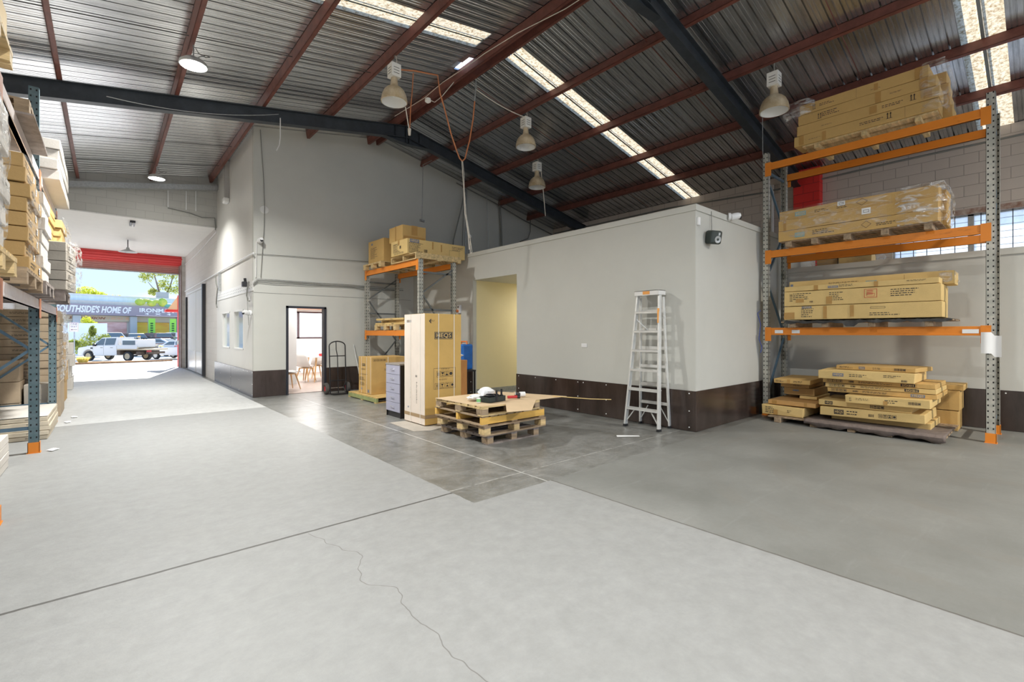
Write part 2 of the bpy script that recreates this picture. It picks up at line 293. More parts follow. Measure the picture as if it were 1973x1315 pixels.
# ------------------------------------------------------------------ mesh builder
class MB:
    def __init__(s): s.v = []; s.f = []; s.m = []; s.cur = 0
    def add(s, vs, fs):
        b = len(s.v); s.v += [tuple(x) for x in vs]; s.f += [tuple(i+b for i in f) for f in fs]; s.m += [s.cur]*len(fs); return s
    def box(s, x0, x1, y0, y1, z0, z1, M=None):
        vs = [Vector((x, y, z)) for z in (z0, z1) for y in (y0, y1) for x in (x0, x1)]
        if M is not None: vs = [M @ v for v in vs]
        return s.add(vs, [(0, 2, 3, 1), (4, 5, 7, 6), (0, 1, 5, 4), (2, 6, 7, 3), (0, 4, 6, 2), (1, 3, 7, 5)])
    def cbox(s, c, d, rot=(0, 0, 0)):
        from mathutils import Euler
        M = Matrix.Translation(c) @ Euler(rot).to_matrix().to_4x4()
        return s.box(-d[0]/2, d[0]/2, -d[1]/2, d[1]/2, -d[2]/2, d[2]/2, M)
    def bar(s, p0, p1, w, h, up=(0, 0, 1)):
        p0 = Vector(p0); p1 = Vector(p1); d = (p1-p0); ln = d.length; d.normalize(); u = Vector(up)
        x = d.cross(u)
        if x.length < 1e-4: x = d.cross(Vector((1, 0, 0)))
        x.normalize(); z = x.cross(d); M = Matrix((x, d, z)).transposed().to_4x4(); M.translation = p0
        return s.box(-w/2, w/2, 0, ln, -h/2, h/2, M)
    def tube(s, pts, r, n=8, cap=True):
        pts = [Vector(p) for p in pts]; vs = []; fs = []; k = len(pts); rr = r if isinstance(r, (list, tuple)) else [r]*k
        px = None
        for i, p in enumerate(pts):
            d = (pts[min(i+1, k-1)]-pts[max(i-1, 0)]).normalized()
            if px is None:
                px = d.cross(Vector((0, 0, 1)));
                if px.length < 1e-3: px = d.cross(Vector((1, 0, 0)))
            px = (px - d*px.dot(d)); px.normalize(); py = d.cross(px)
            for j in range(n):
                a = 2*math.pi*j/n; vs.append(p+px*(math.cos(a)*rr[i])+py*(math.sin(a)*rr[i]))
        for i in range(k-1):
            for j in range(n): fs.append((i*n+j, i*n+(j+1) % n, (i+1)*n+(j+1) % n, (i+1)*n+j))
        if cap: fs.append(tuple(range(n))[::-1]); fs.append(tuple((k-1)*n+j for j in range(n)))
        return s.add(vs, fs)
    def lathe(s, prof, n=24, c=(0, 0, 0), M=None, a0=0, a1=2*math.pi):
        vs = []; fs = []; k = len(prof); c = Vector(c); full = abs(a1-a0-2*math.pi) < 1e-6; nn = n if full else n+1
        for (r, z) in prof:
            for j in range(nn):
                a = a0+(a1-a0)*j/n; p = Vector((r*math.cos(a), r*math.sin(a), z))
                vs.append((M @ p if M is not None else p)+c)
        for i in range(k-1):
            for j in range(n): fs.append((i*nn+j, i*nn+(j+1) % nn, (i+1)*nn+(j+1) % nn, (i+1)*nn+j))
        return s.add(vs, fs)
    def prism(s, poly, a, b, axis='y', M=None):
        n = len(poly); vs = []
        for t in (a, b):
            for (p, q) in poly:
                v = {'y': (p, t, q), 'x': (t, p, q), 'z': (p, q, t)}[axis]; vs.append(M @ Vector(v) if M is not None else Vector(v))
        fs = [tuple(range(n))[::-1], tuple(range(n, 2*n))]+[(i, (i+1) % n, n+(i+1) % n, n+i) for i in range(n)]
        return s.add(vs, fs)
    def build(s, name, m, parent=None, loc=(0, 0, 0), rot=(0, 0, 0), smooth=False, bevel=0, kind=None, seg=2):
        me = bpy.data.meshes.new(name); me.from_pydata(s.v, [], s.f); ms = m if isinstance(m, (list, tuple)) else [m]
        for x in ms: me.materials.append(x)
        if len(ms) > 1: me.polygons.foreach_set('material_index', s.m)
        import bmesh
        bm = bmesh.new(); bm.from_mesh(me); bmesh.ops.recalc_face_normals(bm, faces=bm.faces); bm.to_mesh(me); bm.free()
        if smooth:
            me.polygons.foreach_set('use_smooth', [True]*len(me.polygons))
            try: me.set_sharp_from_angle(angle=R(40))
            except Exception: pass
        o = bpy.data.objects.new(name, me); COL.objects.link(o); o.location = loc; o.rotation_euler = rot
        if parent: o.parent = parent
        if bevel:
            b = o.modifiers.new('b', 'BEVEL'); b.width = bevel; b.segments = seg; b.limit_method = 'ANGLE'
        if kind: o['kind'] = kind
        return o
def tag(o, label, cat, group=None, kind=None):
    o['label'] = label; o['category'] = cat
    if group: o['group'] = group
    if kind: o['kind'] = kind
    return o
def thing(name, label, cat, loc=(0, 0, 0), rz=0, group=None):
    o = bpy.data.objects.new(name, None); COL.objects.link(o); o.location = loc; o.rotation_euler = (0, 0, rz); o.empty_display_size = .1
    return tag(o, label, cat, group)
def copy_tree(o, parent=None):
    c = o.copy(); COL.objects.link(c)
    if parent: c.parent = parent
    for ch in [x for x in bpy.data.objects if x.parent == o]: copy_tree(ch, c)
    return c
def struct(name, mb, m, **k): return mb.build(name, m, kind='structure', **k)
_TX = {}
def text_geo(t, size=1, shear=0, bold=0):
    k = (t, shear, bold)
    if k not in _TX:
        c = bpy.data.curves.new('t', 'FONT'); c.body = t; c.size = 1; c.shear = shear; c.offset = bold; c.resolution_u = 2; c.align_x = 'CENTER'; c.align_y = 'CENTER'
        o = bpy.data.objects.new('t', c); me = bpy.data.meshes.new_from_object(o)
        _TX[k] = ([tuple(v.co) for v in me.vertices], [tuple(p.vertices) for p in me.polygons])
        bpy.data.objects.remove(o); bpy.data.curves.remove(c); bpy.data.meshes.remove(me)
    return _TX[k]
def add_text(mb, t, M, size, shear=0, bold=0, wfit=None):
    vs, fs = text_geo(t, 1, shear, bold)
    sx = size
    if wfit:
        w = max(v[0] for v in vs)-min(v[0] for v in vs); sx = wfit/w
    mb.add([M @ Vector((v[0]*sx, v[1]*size, 0)) for v in vs], fs)
# ------------------------------------------------------------------ building shell
def zr(x): return 6.59-.212*(x-5.45)
def zl(x): return 6.59-.1745*(5.45-x)
def zd(x): return zr(x) if x > 5.45 else zl(x)
XL, XR, YB, YG, YE = -2.4, 12.1, -8.0, 11.64, 23.6
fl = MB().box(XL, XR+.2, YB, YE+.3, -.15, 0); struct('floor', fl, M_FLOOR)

def deck(name, x0, x1, y0, y1, m=M_ROOF, per=.19):
    b = MB(); f = zr if (x0+x1)/2 > 5.45 else zl
    prof = [(0, 0), (.056, 0), (.060, .006), (.066, .006), (.070, 0), (.112, 0), (.116, .006), (.122, .006), (.126, 0), (.168, 0), (.170, .045), (.188, .045)]
    ys = []; k = 0; y = math.floor(y0/per)*per
    while y < y1+per:
        for (d, h) in prof:
            if y0 <= y+d <= y1: ys.append((y+d, h))
        y += per
    ys = [(y0, 0)]+ys+[(y1, 0)]
    vs = []; fs = []; n = len(ys)
    for x in (x0, x1):
        for (yy, h) in ys: vs.append((x, yy, f(x)+h))
    for i in range(n-1): fs.append((i, i+1, n+i+1, n+i))
    b.add(vs, fs); b.add([(x0, y0, f(x0)+.06), (x1, y0, f(x1)+.06), (x1, y1, f(x1)+.06), (x0, y1, f(x0)+.06)], [(0, 1, 2, 3)])
    return struct(name, b, m)
XB = 12.35
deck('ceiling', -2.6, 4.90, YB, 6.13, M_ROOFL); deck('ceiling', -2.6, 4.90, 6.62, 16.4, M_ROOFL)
deck('ceiling', 4.90, 5.45, YB, 6.95); deck('ceiling', 4.90, 5.45, 7.48, 11.8); deck('ceiling', 5.18, 5.45, 6.95, 7.48)
deck('ceiling', 4.90, 5.02, 6.95, 7.48, per=.5)
deck('ceiling', 5.45, 5.60, YB, 6.95); deck('ceiling', 5.45, 5.60, 7.50, 11.8); deck('ceiling', 5.60, XB, .82, 6.15); deck('ceiling', 5.60, XB, 6.62, 10.93); deck('ceiling', 5.60, 11.07, 10.93, 10.97); deck('ceiling', 12.14, XB, 10.93, 10.97); deck('ceiling', 5.60, XB, 10.97, 11.09); deck('ceiling', 5.60, 9.13, 11.09, 11.13); deck('ceiling', 9.57, XB, 11.09, 11.13); deck('ceiling', 5.60, XB, 11.13, 11.8); deck('ceiling', 5.60, XB, YB, .36)
def skylight(name, x0, x1, y0, y1, m=M_SKYL, groove=True):
    f = zr if x0 > 5.4 else zl; b = MB(); mid = (y0+y1)/2
    prof = [(y0, 0), (mid-.035, 0), (mid-.02, .03), (mid+.02, .03), (mid+.035, 0), (y1, 0)] if groove else [(y0, .01), (y1, .01)]
    vs = [(x, y, f(x)+h) for x in (x0, x1) for (y, h) in prof]; n = len(prof)
    b.add(vs, [(i, i+1, n+i+1, n+i) for i in range(n-1)]); o = struct(name, b, m)
    if groove:
        s = MB(); s.box(0, 0, 0, 0, 0, 0)
        s = MB(); s.add([(x, y, f(x)-.004) for x in (x0, x1) for y in (mid-.02, mid+.02)], [(0, 1, 3, 2)]); s.build('glazing_bar', mat('skylight_bar_grey' if 'skylight_bar_grey' not in MATS else 'x', (.2, .22, .22), .5) if 'skylight_bar_grey' not in MATS else MATS['skylight_bar_grey'], o)
    return o
skylight('window_1', 5.60, 12.35, 6.15, 6.62); skylight('window_2', -2.6, 4.90, 6.13, 6.62); skylight('window_3', 5.60, XB, .36, .82)
M_TARP = translucent_mat('white_tarp_patch', (.95, .97, 1), (.9, .92, .97), 3, (.4, .6), .9)
skylight('window_4', 4.80, 5.16, 6.97, 7.47, M_TARP, False); skylight('window_5', 5.45, 5.60, 6.97, 7.49, M_TARP, False)
# purlins and rafters
tn = 0
def trim(mb, m, **k):
    global tn; tn += 1; return struct('trim_%d' % tn, mb, m, **k)
def purlin(x, y0, y1):
    z = zd(x)-.005; s = .212 if x > 5.45 else -.1745; b = MB(); a = math.atan(-s)
    M = Matrix.Translation((x, 0, z)) @ Matrix.Rotation(-a if x <= 5.45 else -a, 4, 'Y')
    # C section
    b.box(-.005, .005, y0, y1, -.155, 0, M); b.box(-.005, .06, y0, y1, -.155, -.147, M); b.box(-.005, .06, y0, y1, -.008, 0, M)
    trim(b, M_PURL)
for x in (5.12, 5.36, 6.72, 8.17, 9.56, 10.82, 3.60): purlin(x, YB, 11.62)
for x in (2.27, .88, -.60, -2.0): purlin(x, YB, 16.18)
def rafter(y):
    for side in (0, 1):
        b = MB(); f = zl if side == 0 else zr; xa, xb = ((XL, 5.45) if side == 0 else (5.45, XR))
        for (t0, t1, w) in ((-.178, -.166, .075), (-.45, -.438, .075), (-.438, -.178, .006)):
            b.add([(x, y+s*w, f(x)+t) for x in (xa, xb) for s in (-1, 1) for t in (t0, t1)], [(0, 1, 3, 2), (4, 6, 7, 5), (0, 4, 5, 1), (2, 3, 7, 6), (0, 2, 6, 4), (1, 5, 7, 3)])
        # stiffeners
        xs = 5.45+(.04 if side else -.04); b.box(min(xs, xs), xs+.012, y-.075, y+.075, f(xs)-.56, f(xs)-.17)
        xs = 5.45+(.32 if side else -.32); b.box(xs, xs+.012, y-.07, y+.07, f(xs)-.45, f(xs)-.17)
        # haunch
        s = 1 if side else -1
        b.prism([(5.45, 6.14), (5.45+s*.62, f(5.45+s*.62)-.44), (5.45, 5.98)], y-.006, y+.006)
        b.add([(5.45, y-.075, 5.98), (5.45, y+.075, 5.98), (5.45+s*.62, y+.075, f(5.45+s*.62)-.445), (5.45+s*.62, y-.075, f(5.45+s*.62)-.445)], [(0, 1, 2, 3)])
        trim(b, M_RAFT)
for y in (10.12, 3.72, -2.6): rafter(y)
b = MB(); b.add([(x, y, zl(x)+t) for x in (XL, 2.47) for y in (15.95, 16.1) for t in (-.42, -.28)], [(0, 1, 3, 2), (4, 6, 7, 5), (0, 4, 5, 1), (2, 3, 7, 6), (0, 2, 6, 4), (1, 5, 7, 3)]); trim(b, MATS['galvanised_pipe'])
# sag rods
M_ROD = mat('dark_sag_rod', (.05, .045, .045), .5)
for (y, x0, x1) in ((8.05, -1.9, 5.0), (5.2, -1.9, 5.0), (12.9, -1.9, 2.4), (14.6, -1.9, 2.4), (4.3, 5.7, 11.9), (7.6, 5.7, 11.9), (2.0, 5.7, 11.9)):
    b = MB(); b.tube([(x0, y, zd(x0)-.09), (x1, y, zd(x1)-.09)], .007, 6); trim(b, M_ROD if x1 < 5.5 else M_PURL)

# gable wall with office doorway
b = MB(); T = .12
b.prism([(2.48, 0), (3.156, 0), (3.156, zd(3.156)), (2.48, zd(2.48))], YG, YG+T)
b.prism([(4.073, 0), (5.45, 0), (5.45, 6.59), (4.073, zd(4.073))], YG, YG+T)
b.prism([(5.45, 0), (12.2, 0), (12.2, zd(12.2)), (5.45, 6.59)], YG, YG+T)
b.prism([(3.156, 2.085), (4.073, 2.085), (4.073, zd(4.073)), (3.156, zd(3.156))], YG, YG+T)
struct('wall_front', b, M_PAINT)
# office side wall with two windows
b = MB(); wy = [(12.66, 13.74), (14.28, 15.35)]; z0, z1 = 1.04, 2.02; xs = (2.48, 2.60)
ztop = zl(2.48)
for (a, c) in ((YG+T, 12.66), (13.74, 14.28), (15.35, 16.2)): b.box(*xs, a, c, 0, ztop)
for (a, c) in wy: b.box(*xs, a, c, 0, z0); b.box(*xs, a, c, z1, ztop)
struct('wall_left', b, M_PAINTW)
for i, (a, c) in enumerate(wy):
    b = MB(); b.box(2.53, 2.54, a, c, z0, z1); o = struct('window_%d' % (6+i), b, M_GLASSR)
    f = MB(); f.box(2.475, 2.56, a, a+.03, z0, z1); f.box(2.475, 2.56, c-.03, c, z0, z1); f.box(2.475, 2.56, a, c, z0, z0+.03); f.box(2.475, 2.56, a, c, z1-.03, z1); f.build('window_frame', M_TRIMW, o)
# passage: side wall, doors, ceiling, end walls
b = MB(); b.box(2.48, 2.68, 16.2, YE+.4, 0, 4.75); struct('wall_right', b, M_BLOCKP)
b = MB(); b.box(XL-.2, XL, YB, YE+.4, 0, 5.6); struct('wall_outer', b, M_BLOCKP)
b = MB(); b.box(XL, 2.48, 16.3, YE+.4, 4.62, 4.72); struct('ceiling', b, mat('white_soffit', (.80, .775, .74), .6, var=.02))
b = MB(); b.prism([(XL, 4.58), (2.48, 4.58), (2.48, zl(2.48)), (XL, zl(XL))], 16.2, 16.32); struct('wall_back', b, M_BLOCKX)
b = MB(); b.box(XL, -1.9, YE, YE+.35, 0, 4.75); b.box(2.36, 2.48, YE, YE+.35, 0, 4.75); struct('wall_end', b, M_BLOCKP)
# roller door
b = MB(); prof = []
n = 16
for i in range(n+1):
    a = R(-70+170*i/n); prof.append((YE+.02-.24*math.cos(a)+.22, 4.50+.26*math.sin(a)))
for i in range(0, 11): prof.append((YE+.27+(.012 if i % 2 else 0), 4.26-.031*i))
prof2 = sorted(prof, key=lambda p: 0)
vs = []; seq = [(YE+.26-.25*math.sin(t)*1.0 - (.022 if (k//2) % 2 else 0), 4.51-.27*math.cos(t)) for k, t in enumerate([R(8+5.6*j) for j in range(32)])]
for x in (-1.95, 2.38):
    for (y, z) in seq: vs.append((x, y, z))
m_ = len(seq); b = MB(); b.add(vs, [(i, i+1, m_+i+1, m_+i) for i in range(m_-1)])
door = struct('door_1', b, M_REDD)
b = MB(); seq = [(YE+.27+(.035 if (i//2) % 2 else 0), 3.92+.02*i) for i in range(19)]; m_ = len(seq)
b.add([(x, y, z) for x in (-1.95, 2.38) for (y, z) in seq], [(i, i+1, m_+i+1, m_+i) for i in range(m_-1)]); b.build('curtain', mat('shade_tinted_curtain', (.60, .30, .27), .5), door)  # shading of the hanging curtain put into its own muted red
MB().box(-1.95, 2.38, YE+.25, YE+.30, 3.88, 3.925).build('bottom_rail', M_GALVP, door)
g = MB(); g.box(2.31, 2.36, YE-.04, YE+.34, 0, 4.25); g.box(2.28, 2.31, YE+.2, YE+.34, 0, 4.25); g.build('guide_track', mat('weathered_track', (.33, .25, .23), .5, metal=.3, var=.2), door)
# passage doors and posts
def panel_door(n, y0, y1, z1):
    b = MB(); b.box(2.462, 2.48, y0, y1, .02, z1); o = struct('door_%d' % n, b, M_PAINTW)
    MB().box(2.456, 2.462, y0+.05, y1-.05, .04, .78).build('kick_plate', mat('white_kick_plate%d' % n, (.72, .70, .66), .18, spec=.7), o)
    return o
panel_door(2, 18.5, 20.35, 2.95); panel_door(3, 20.40, 22.3, 2.95)
b = MB(); b.box(2.38, 2.475, 18.28, 18.42, .03, 3.08); trim(b, M_DARKM)
b = MB(); b.box(2.42, 2.475, 22.85, 22.93, .03, 2.9); trim(b, M_BLACK)
b = MB(); b.box(2.448, 2.478, 18.42, 22.85, 2.98, 3.03); trim(b, M_TRIMW)
# right block wall with barred windows
WY0, WY1, WZ0, WZ1 = -5.0, 2.05, 2.93, 3.66
b = MB(); b.box(XR, XR+.2, WY1, YG, 0, 5.17); b.box(XR, XR+.2, YB, WY1, 0, WZ0); b.box(XR, XR+.2, YB, WY0, WZ0, 5.17); b.box(XR, XR+.2, WY0, WY1, WZ1, 5.17)
struct('wall_side', b, M_BLOCK)
wi = 8; y = WY1
while y > WY0:
    y2 = y-1.15; b = MB(); b.box(XR+.1, XR+.11, y2+.05, y, WZ0, WZ1); o = struct('window_%d' % wi, b, M_FROST); wi += 1
    f = MB(); f.box(XR+.04, XR+.12, y2, y2+.05, WZ0, WZ1); f.box(XR+.04, XR+.12, y-.03, y, WZ0, WZ1); f.box(XR+.04, XR+.12, y2, y, WZ0, WZ0+.03); f.box(XR+.04, XR+.12, y2, y, WZ1-.03, WZ1); f.build('window_frame', M_GALVP, o)
    s = MB()
    for k in range(5): s.box(XR+.098, XR+.104, y2+.05, y, WZ0+.12*(k+1), WZ0+.12*(k+1)+.006)
    s.build('louvre_line', M_GALVP, o)
    for k in range(5):
        MB().box(XR+.02, XR+.032, y-.2*(k+.5)-.03, y-.2*(k+.5)-.018, WZ0, WZ1).build('window_bar', M_DARKM, o)
    y = y2
b = MB(); b.box(XR-.03, XR, WY0, WY1+.1, WZ1, WZ1+.1); trim(b, mat('rusty_lintel', (.25, .13, .09), .8, var=.4, vscale=9, col2=(.5, .42, .36)))
b = MB(); b.box(XR-.22, XR, 3.28, 3.80, 2.7, 5.15); struct('pillar_1', b, M_BLOCKR)
b = MB(); b.tube([(XR-.06, 4.3, 2.7), (XR-.06, 4.3, 5.0)], .035, 8); trim(b, M_TRIMW)
# white room box
WX = 6.49; WYF = 3.36; OY0, OY1, OZ = 7.29, 8.83, 2.69; WT = 3.27
b = MB(); b.box(WX, WX+.1, WYF, OY0, 0, WT); b.box(WX, WX+.1, OY1, YG, 0, WT); b.box(WX, WX+.1, OY0, OY1, OZ, WT)
struct('wall_store', b, M_PAINT)
b = MB(); b.box(WX+.1, XR, WYF, WYF+.1, 0, WT); b.box(WX, WX+.1, WYF-.0005, WYF, 0, WT); struct('wall_store', b, M_PAINT)
b = MB(); b.box(WX-.02, WX+.12, WYF-.02, YG, 3.245, 3.335); b.box(WX+.12, XR, WYF-.02, WYF+.12, 3.245, 3.335); trim(b, M_PAINT)
b = MB(); b.box(WX+.1, XR, WYF+.1, YG, 3.12, 3.2); struct('ceiling', b, M_PAINT)
b = MB(); b.box(WX+.1, 9.2, OY1, OY1+.05, .12, OZ); struct('wall_passage', b, M_CREAM)
b = MB(); b.box(WX+.1, 9.2, OY1, OY1+.04, 0, .12); struct('baseboard_passage', b, M_GALVP)
b = MB(); b.box(WX+.1, 9.2, OY0, OY1, OZ, OZ+.05); struct('ceiling', b, M_PAINT)
b = MB(); b.box(WX+.1, 9.2, OY0-.1, OY0, 0, OZ); struct('wall_passage', b, M_PAINT)
b = MB(); b.box(9.2, 9.3, OY0, OY1+.1, 0, OZ); struct('wall_passage', b, M_CREAM)
tl = MB().box(8.5, 9.1, 8.0, 8.12, OZ-.05, OZ-.002).build('added_passage_lamp', M_TRIMW); tag(tl, 'added fill lamp on the ceiling deep inside the cream passage', 'lamp'); MB().box(8.52, 9.08, 8.01, 8.11, OZ-.06, OZ-.05).build('diffuser', mat('added_lamp_diffuser', (1, 1, 1), .5, emit=(1, .97, .9, 3)), tl)  # unseen lamp added to brighten the cream passage wall
light('added_passage_light', 'AREA', (0, 0, 0), 16, (1, .97, .9), .55, .1, parent=None).location = (8.8, 8.06, OZ-.07)
# low partition behind the right rack
PX = 10.06
b = MB(); b.box(PX, PX+.1, YB, WYF, 0, 2.62); struct('wall_partition', b, M_PAINT)
b = MB(); b.box(PX-.025, PX+.12, YB, WYF, 2.615, 2.71); trim(b, M_PAINT)
b = MB(); b.box(PX+.1, XR, YB, WYF, 2.55, 2.62); struct('ceiling', b, M_PAINT)
# dado sheets
bn = 0
def dado(name, x0, x1, y0, y1, h=.597):
    b = MB(); b.box(x0, x1, y0, y1, .004, h); o = struct(name, b, M_FORM, bevel=.002)
    s = MB(); ax = 0 if (x1-x0) > (y1-y0) else 1
    ln = (x1-x0) if ax == 0 else (y1-y0); k = max(2, int(ln/.45)+1)
    for i in range(k):
        t = .06+(ln-.12)*i/(k-1)+random.uniform(-.03, .03)
        for z in ((h-.04,) if i % 3 else (h-.04, h*.5, .06)):
            if ax == 0: s.lathe([(0, -.003), (.010, -.003), (.010, 0)], 8, (x0+t, y0, z), Matrix.Rotation(R(90), 4, 'X'))
            else: s.lathe([(0, .003), (.010, .003), (.010, 0)], 8, (x0, y0+t, z), Matrix.Rotation(R(-90), 4, 'Y'))
    s.build('screw_heads', M_WHITE, o)
dado('baseboard_front', 2.462, 3.15, YG-.016, YG); dado('baseboard_front', 4.08, 6.48, YG-.016, YG)
dado('baseboard_left', 2.462, 2.4799, YG, 14.05); dado('baseboard_left', 2.462, 2.4799, 14.06, 16.5)
dado('baseboard_right', WX-.016, WX, WYF, 5.55); dado('baseboard_right', WX-.016, WX, 5.56, OY0); dado('baseboard_right', WX-.016, WX, OY1, 11.2)
dado('baseboard_right', WX-.016, 8.86, WYF-.016, WYF); dado('baseboard_right', 8.865, 10.04, WYF-.016, WYF)
for (a, c) in ((WYF-.03-2.4, WYF-.03), (WYF-.04-4.8, WYF-.04-2.4), (WYF-.05-7.2, WYF-.05-4.8)): dado('baseboard_back', PX-.016, PX, a, c)
# fixings strip on the office side wall, seam lines
b = MB(); b.box(2.470, 2.48, YG, 16.1, 2.40, 2.62); o = trim(b, M_TRIMW)
s = MB()
for i in range(22):
    for z in (2.47, 2.54): s.lathe([(0, .002), (.014, .002), (.014, 0)], 8, (2.470, YG+.12+i*.2, z), Matrix.Rotation(R(-90), 4, 'Y'))
s.build('bolt_holes', M_BLACK, o)
b = MB(); b.box(4.08, 6.4, YG-.004, YG, 2.355, 2.363); b.box(2.48, 4.08, YG-.004, YG, 2.355, 2.363); trim(b, M_CORDK)
# office door frame and office interior
b = MB(); b.box(3.156, 3.205, YG-.03, YG+.15, 0, 2.085); b.box(4.024, 4.073, YG-.03, YG+.15, 0, 2.085); b.box(3.156, 4.073, YG-.03, YG+.15, 2.035, 2.085); struct('door_4', b, M_FRAME)
OX0, OX1, OYB, OC = 2.6, 7.6, 17.6, 2.5
b = MB(); b.box(OX0, OX1, YG+T, OYB, .001, .012); struct('floor', b, M_OFLOOR)
b = MB(); b.box(OX0, OX1, YG+T, OYB, OC, OC+.05); struct('ceiling', b, M_CABIN)
b = MB(); b.box(OX1, OX1+.08, YG+T, OYB, 0, OC); struct('wall_office', b, M_CABIN)
b = MB(); b.box(OX0, OX1, YG+T, YG+T+.02, 2.1, OC); struct('wall_office', b, M_CABIN)
wx0, wx1, wz0, wz1 = 4.2, 7.2, 1.0, 2.22
b = MB(); b.box(OX0, wx0, OYB, OYB+.1, 0, OC); b.box(wx1, OX1, OYB, OYB+.1, 0, OC); b.box(wx0, wx1, OYB, OYB+.1, 0, wz0+.25); b.box(wx0, wx1, OYB, OYB+.1, wz1, OC); struct('wall_office', b, M_CABIN)
b = MB(); b.box(wx0, wx1, OYB+.04, OYB+.05, wz0+.25, wz1); o = struct('window_20', b, M_FROST)
f = MB()
for x in (wx0, 5.15, 6.1, wx1-.06): f.box(x, x+.07, OYB-.02, OYB+.06, wz0+.25, wz1)
f.box(wx0, wx1, OYB-.02, OYB+.06, wz0+.25, wz0+.30); f.box(wx0, wx1, OYB-.02, OYB+.06, wz1-.05, wz1); f.build('window_frame', mat('dark_plum_frame', (.08, .045, .055), .4), o)
b = MB(); b.box(OX0, 4.05, 13.9, 13.95, 0, 2.2); struct('wall_screen', b, mat('pale_grey_screen', (.62, .62, .62), .45))
b = MB(); b.box(OX0, 7.5, 16.9, 17.0, 2.28, 2.38); trim(b, M_ORANGE); b = MB(); b.box(3.35, 3.45, 13.0, 13.1, 2.1, 2.5); trim(b, M_ORANGE)
light('office_ceiling_lamp', 'AREA', (5.0, 14.6, 2.46), 170, (1, .97, .94), 2.2, 3.4, (0, 0, 0))

# pipes, conduits and cables on the walls
def cable(name, label, pts, r, m, cat='cable', group=None, n=6):
    b = MB(); o = b.tube(pts, r, n).build(name, m, smooth=True); return tag(o, label, cat, group)
def sag(p0, p1, s, n=10):
    p0 = Vector(p0); p1 = Vector(p1); return [p0.lerp(p1, t/n)-Vector((0, 0, s*4*(t/n)*(1-t/n))) for t in range(n+1)]
cable('conduit', 'long white plastic conduit running along the side wall toward the roller door', [(2.45, 11.5, 3.22), (2.45, 16.2, 3.205), (2.45, 23.4, 3.17)], .018, M_PLASW, 'conduit')
cable('conduit', 'thin white conduit rising across the upper passage wall beside the roller door', [(2.455, 16.2, 4.45), (2.455, 20.0, 4.30), (2.455, 23.4, 4.28)], .012, M_PLASW, 'conduit')
cable('cable', 'single dark cable running level across the office wall above the bundle', [(2.50, 11.61, 3.22), (3.25, 11.61, 3.25), (4.1, 11.61, 3.27), (5.0, 11.61, 3.31), (6.2, 11.61, 3.37), (6.48, 11.61, 3.38)], .007, M_CORDK)
for i, (dz, lab) in enumerate(((0.0, 'uppermost grey cable of the loose bundle above the office doorway'), (-.035, 'middle grey cable of the loose bundle above the office doorway'), (-.06, 'lowest drooping grey cable of the bundle above the office doorway'))):
    pts = [(2.46, 11.60, 2.58+dz), (2.55, 11.60, 2.66+dz)]+[(2.55+.36*k, 11.605, 2.66+dz+random.uniform(-.012, .012)-(.0 if i < 2 else .02*math.sin(k))) for k in range(1, 11)]
    cable('cable', lab, pts, .008 if i else .011, M_CORDK if i else M_GALVP)
cable('cable', 'dark cable dropping down the office wall near its left corner', [(2.61, 11.61, 6.03), (2.68, 11.61, 4.94), (2.70, 11.61, 4.3), (2.69, 11.61, 3.82), (2.65, 11.61, 3.23), (2.62, 11.61, 2.70)], .007, M_CORDK)
cable('conduit', 'thin pale conduit down the office wall corner beside the camera', [(2.53, 11.61, 3.5), (2.525, 11.61, 3.1), (2.52, 11.61, 2.7)], .010, M_PLASW, 'conduit')
b = MB(); b.lathe([(0, .012), (.085, .012), (.095, 0)], 24, (2.70, YG, 4.25), Matrix.Rotation(R(90), 4, 'X')); tag(b.build('vent_cover', M_TRIMW), 'round white cover plate high on the office wall', 'vent')
b = MB(); b.box(2.38, 2.479, 14.34, 14.50, 5.02, 6.04); o = b.build('wall_duct', mat('grey_duct', (.42, .40, .38), .5)); tag(o, 'grey square duct dropping from the roof on the side wall', 'duct')
MB().box(2.34, 2.48, 14.28, 14.56, 4.93, 5.06).build('duct_end', M_TRIMW, o, bevel=.03)
b = MB(); b.box(2.42, 2.478, 15.50, 15.60, 2.66, 3.18); tag(b.build('wall_pipe', M_GALVP), 'short grey vertical pipe below the white conduit on the side wall', 'pipe')
cable('cable', 'dark looped cable hanging on the side wall beside the short pipe', [(2.43, 16.1, 3.15), (2.43, 16.0, 2.9), (2.44, 15.85, 2.75), (2.43, 15.95, 2.45), (2.44, 16.05, 2.3), (2.44, 15.95, 2.2)], .016, M_CORDK)
cable('cable', 'hooked dark hose hanging at the office corner below the camera', [(2.44, 11.9, 2.62), (2.42, 11.95, 2.45), (2.43, 12.05, 2.3), (2.43, 11.95, 2.2), (2.43, 11.8, 2.17)], .018, M_CORDK, 'hose')
cable('cable', 'thin wire with small weight dangling in front of the side wall windows', [(2.42, 11.95, 2.6), (2.41, 11.9, 2.1), (2.40, 11.75, 1.75), (2.40, 11.72, 1.62)], .005, M_CORDK)
cable('conduit', 'first grey steel conduit dropping beside the cords on the far gable wall', [(8.28, 11.6, 5.85), (8.22, 11.6, 3.3)], .02, M_GALVP, 'conduit')
cable('conduit', 'second thin grey conduit right of its neighbour on the far gable wall', [(8.16, 11.55, 5.8), (8.05, 11.55, 3.3)], .012, M_CORDK, 'conduit')
cable('conduit', 'dark paired riser conduit farthest right on the far gable wall', [(9.55, 11.55, 5.68), (9.62, 11.55, 4.6), (9.66, 11.55, 3.3)], .03, M_CORDK, 'conduit')
cable('conduit', 'thin grey wire conduit between the two groups of risers on the gable wall', [(8.98, 11.5, 5.8), (9.09, 11.5, 3.35)], .007, M_GALVP, 'conduit')
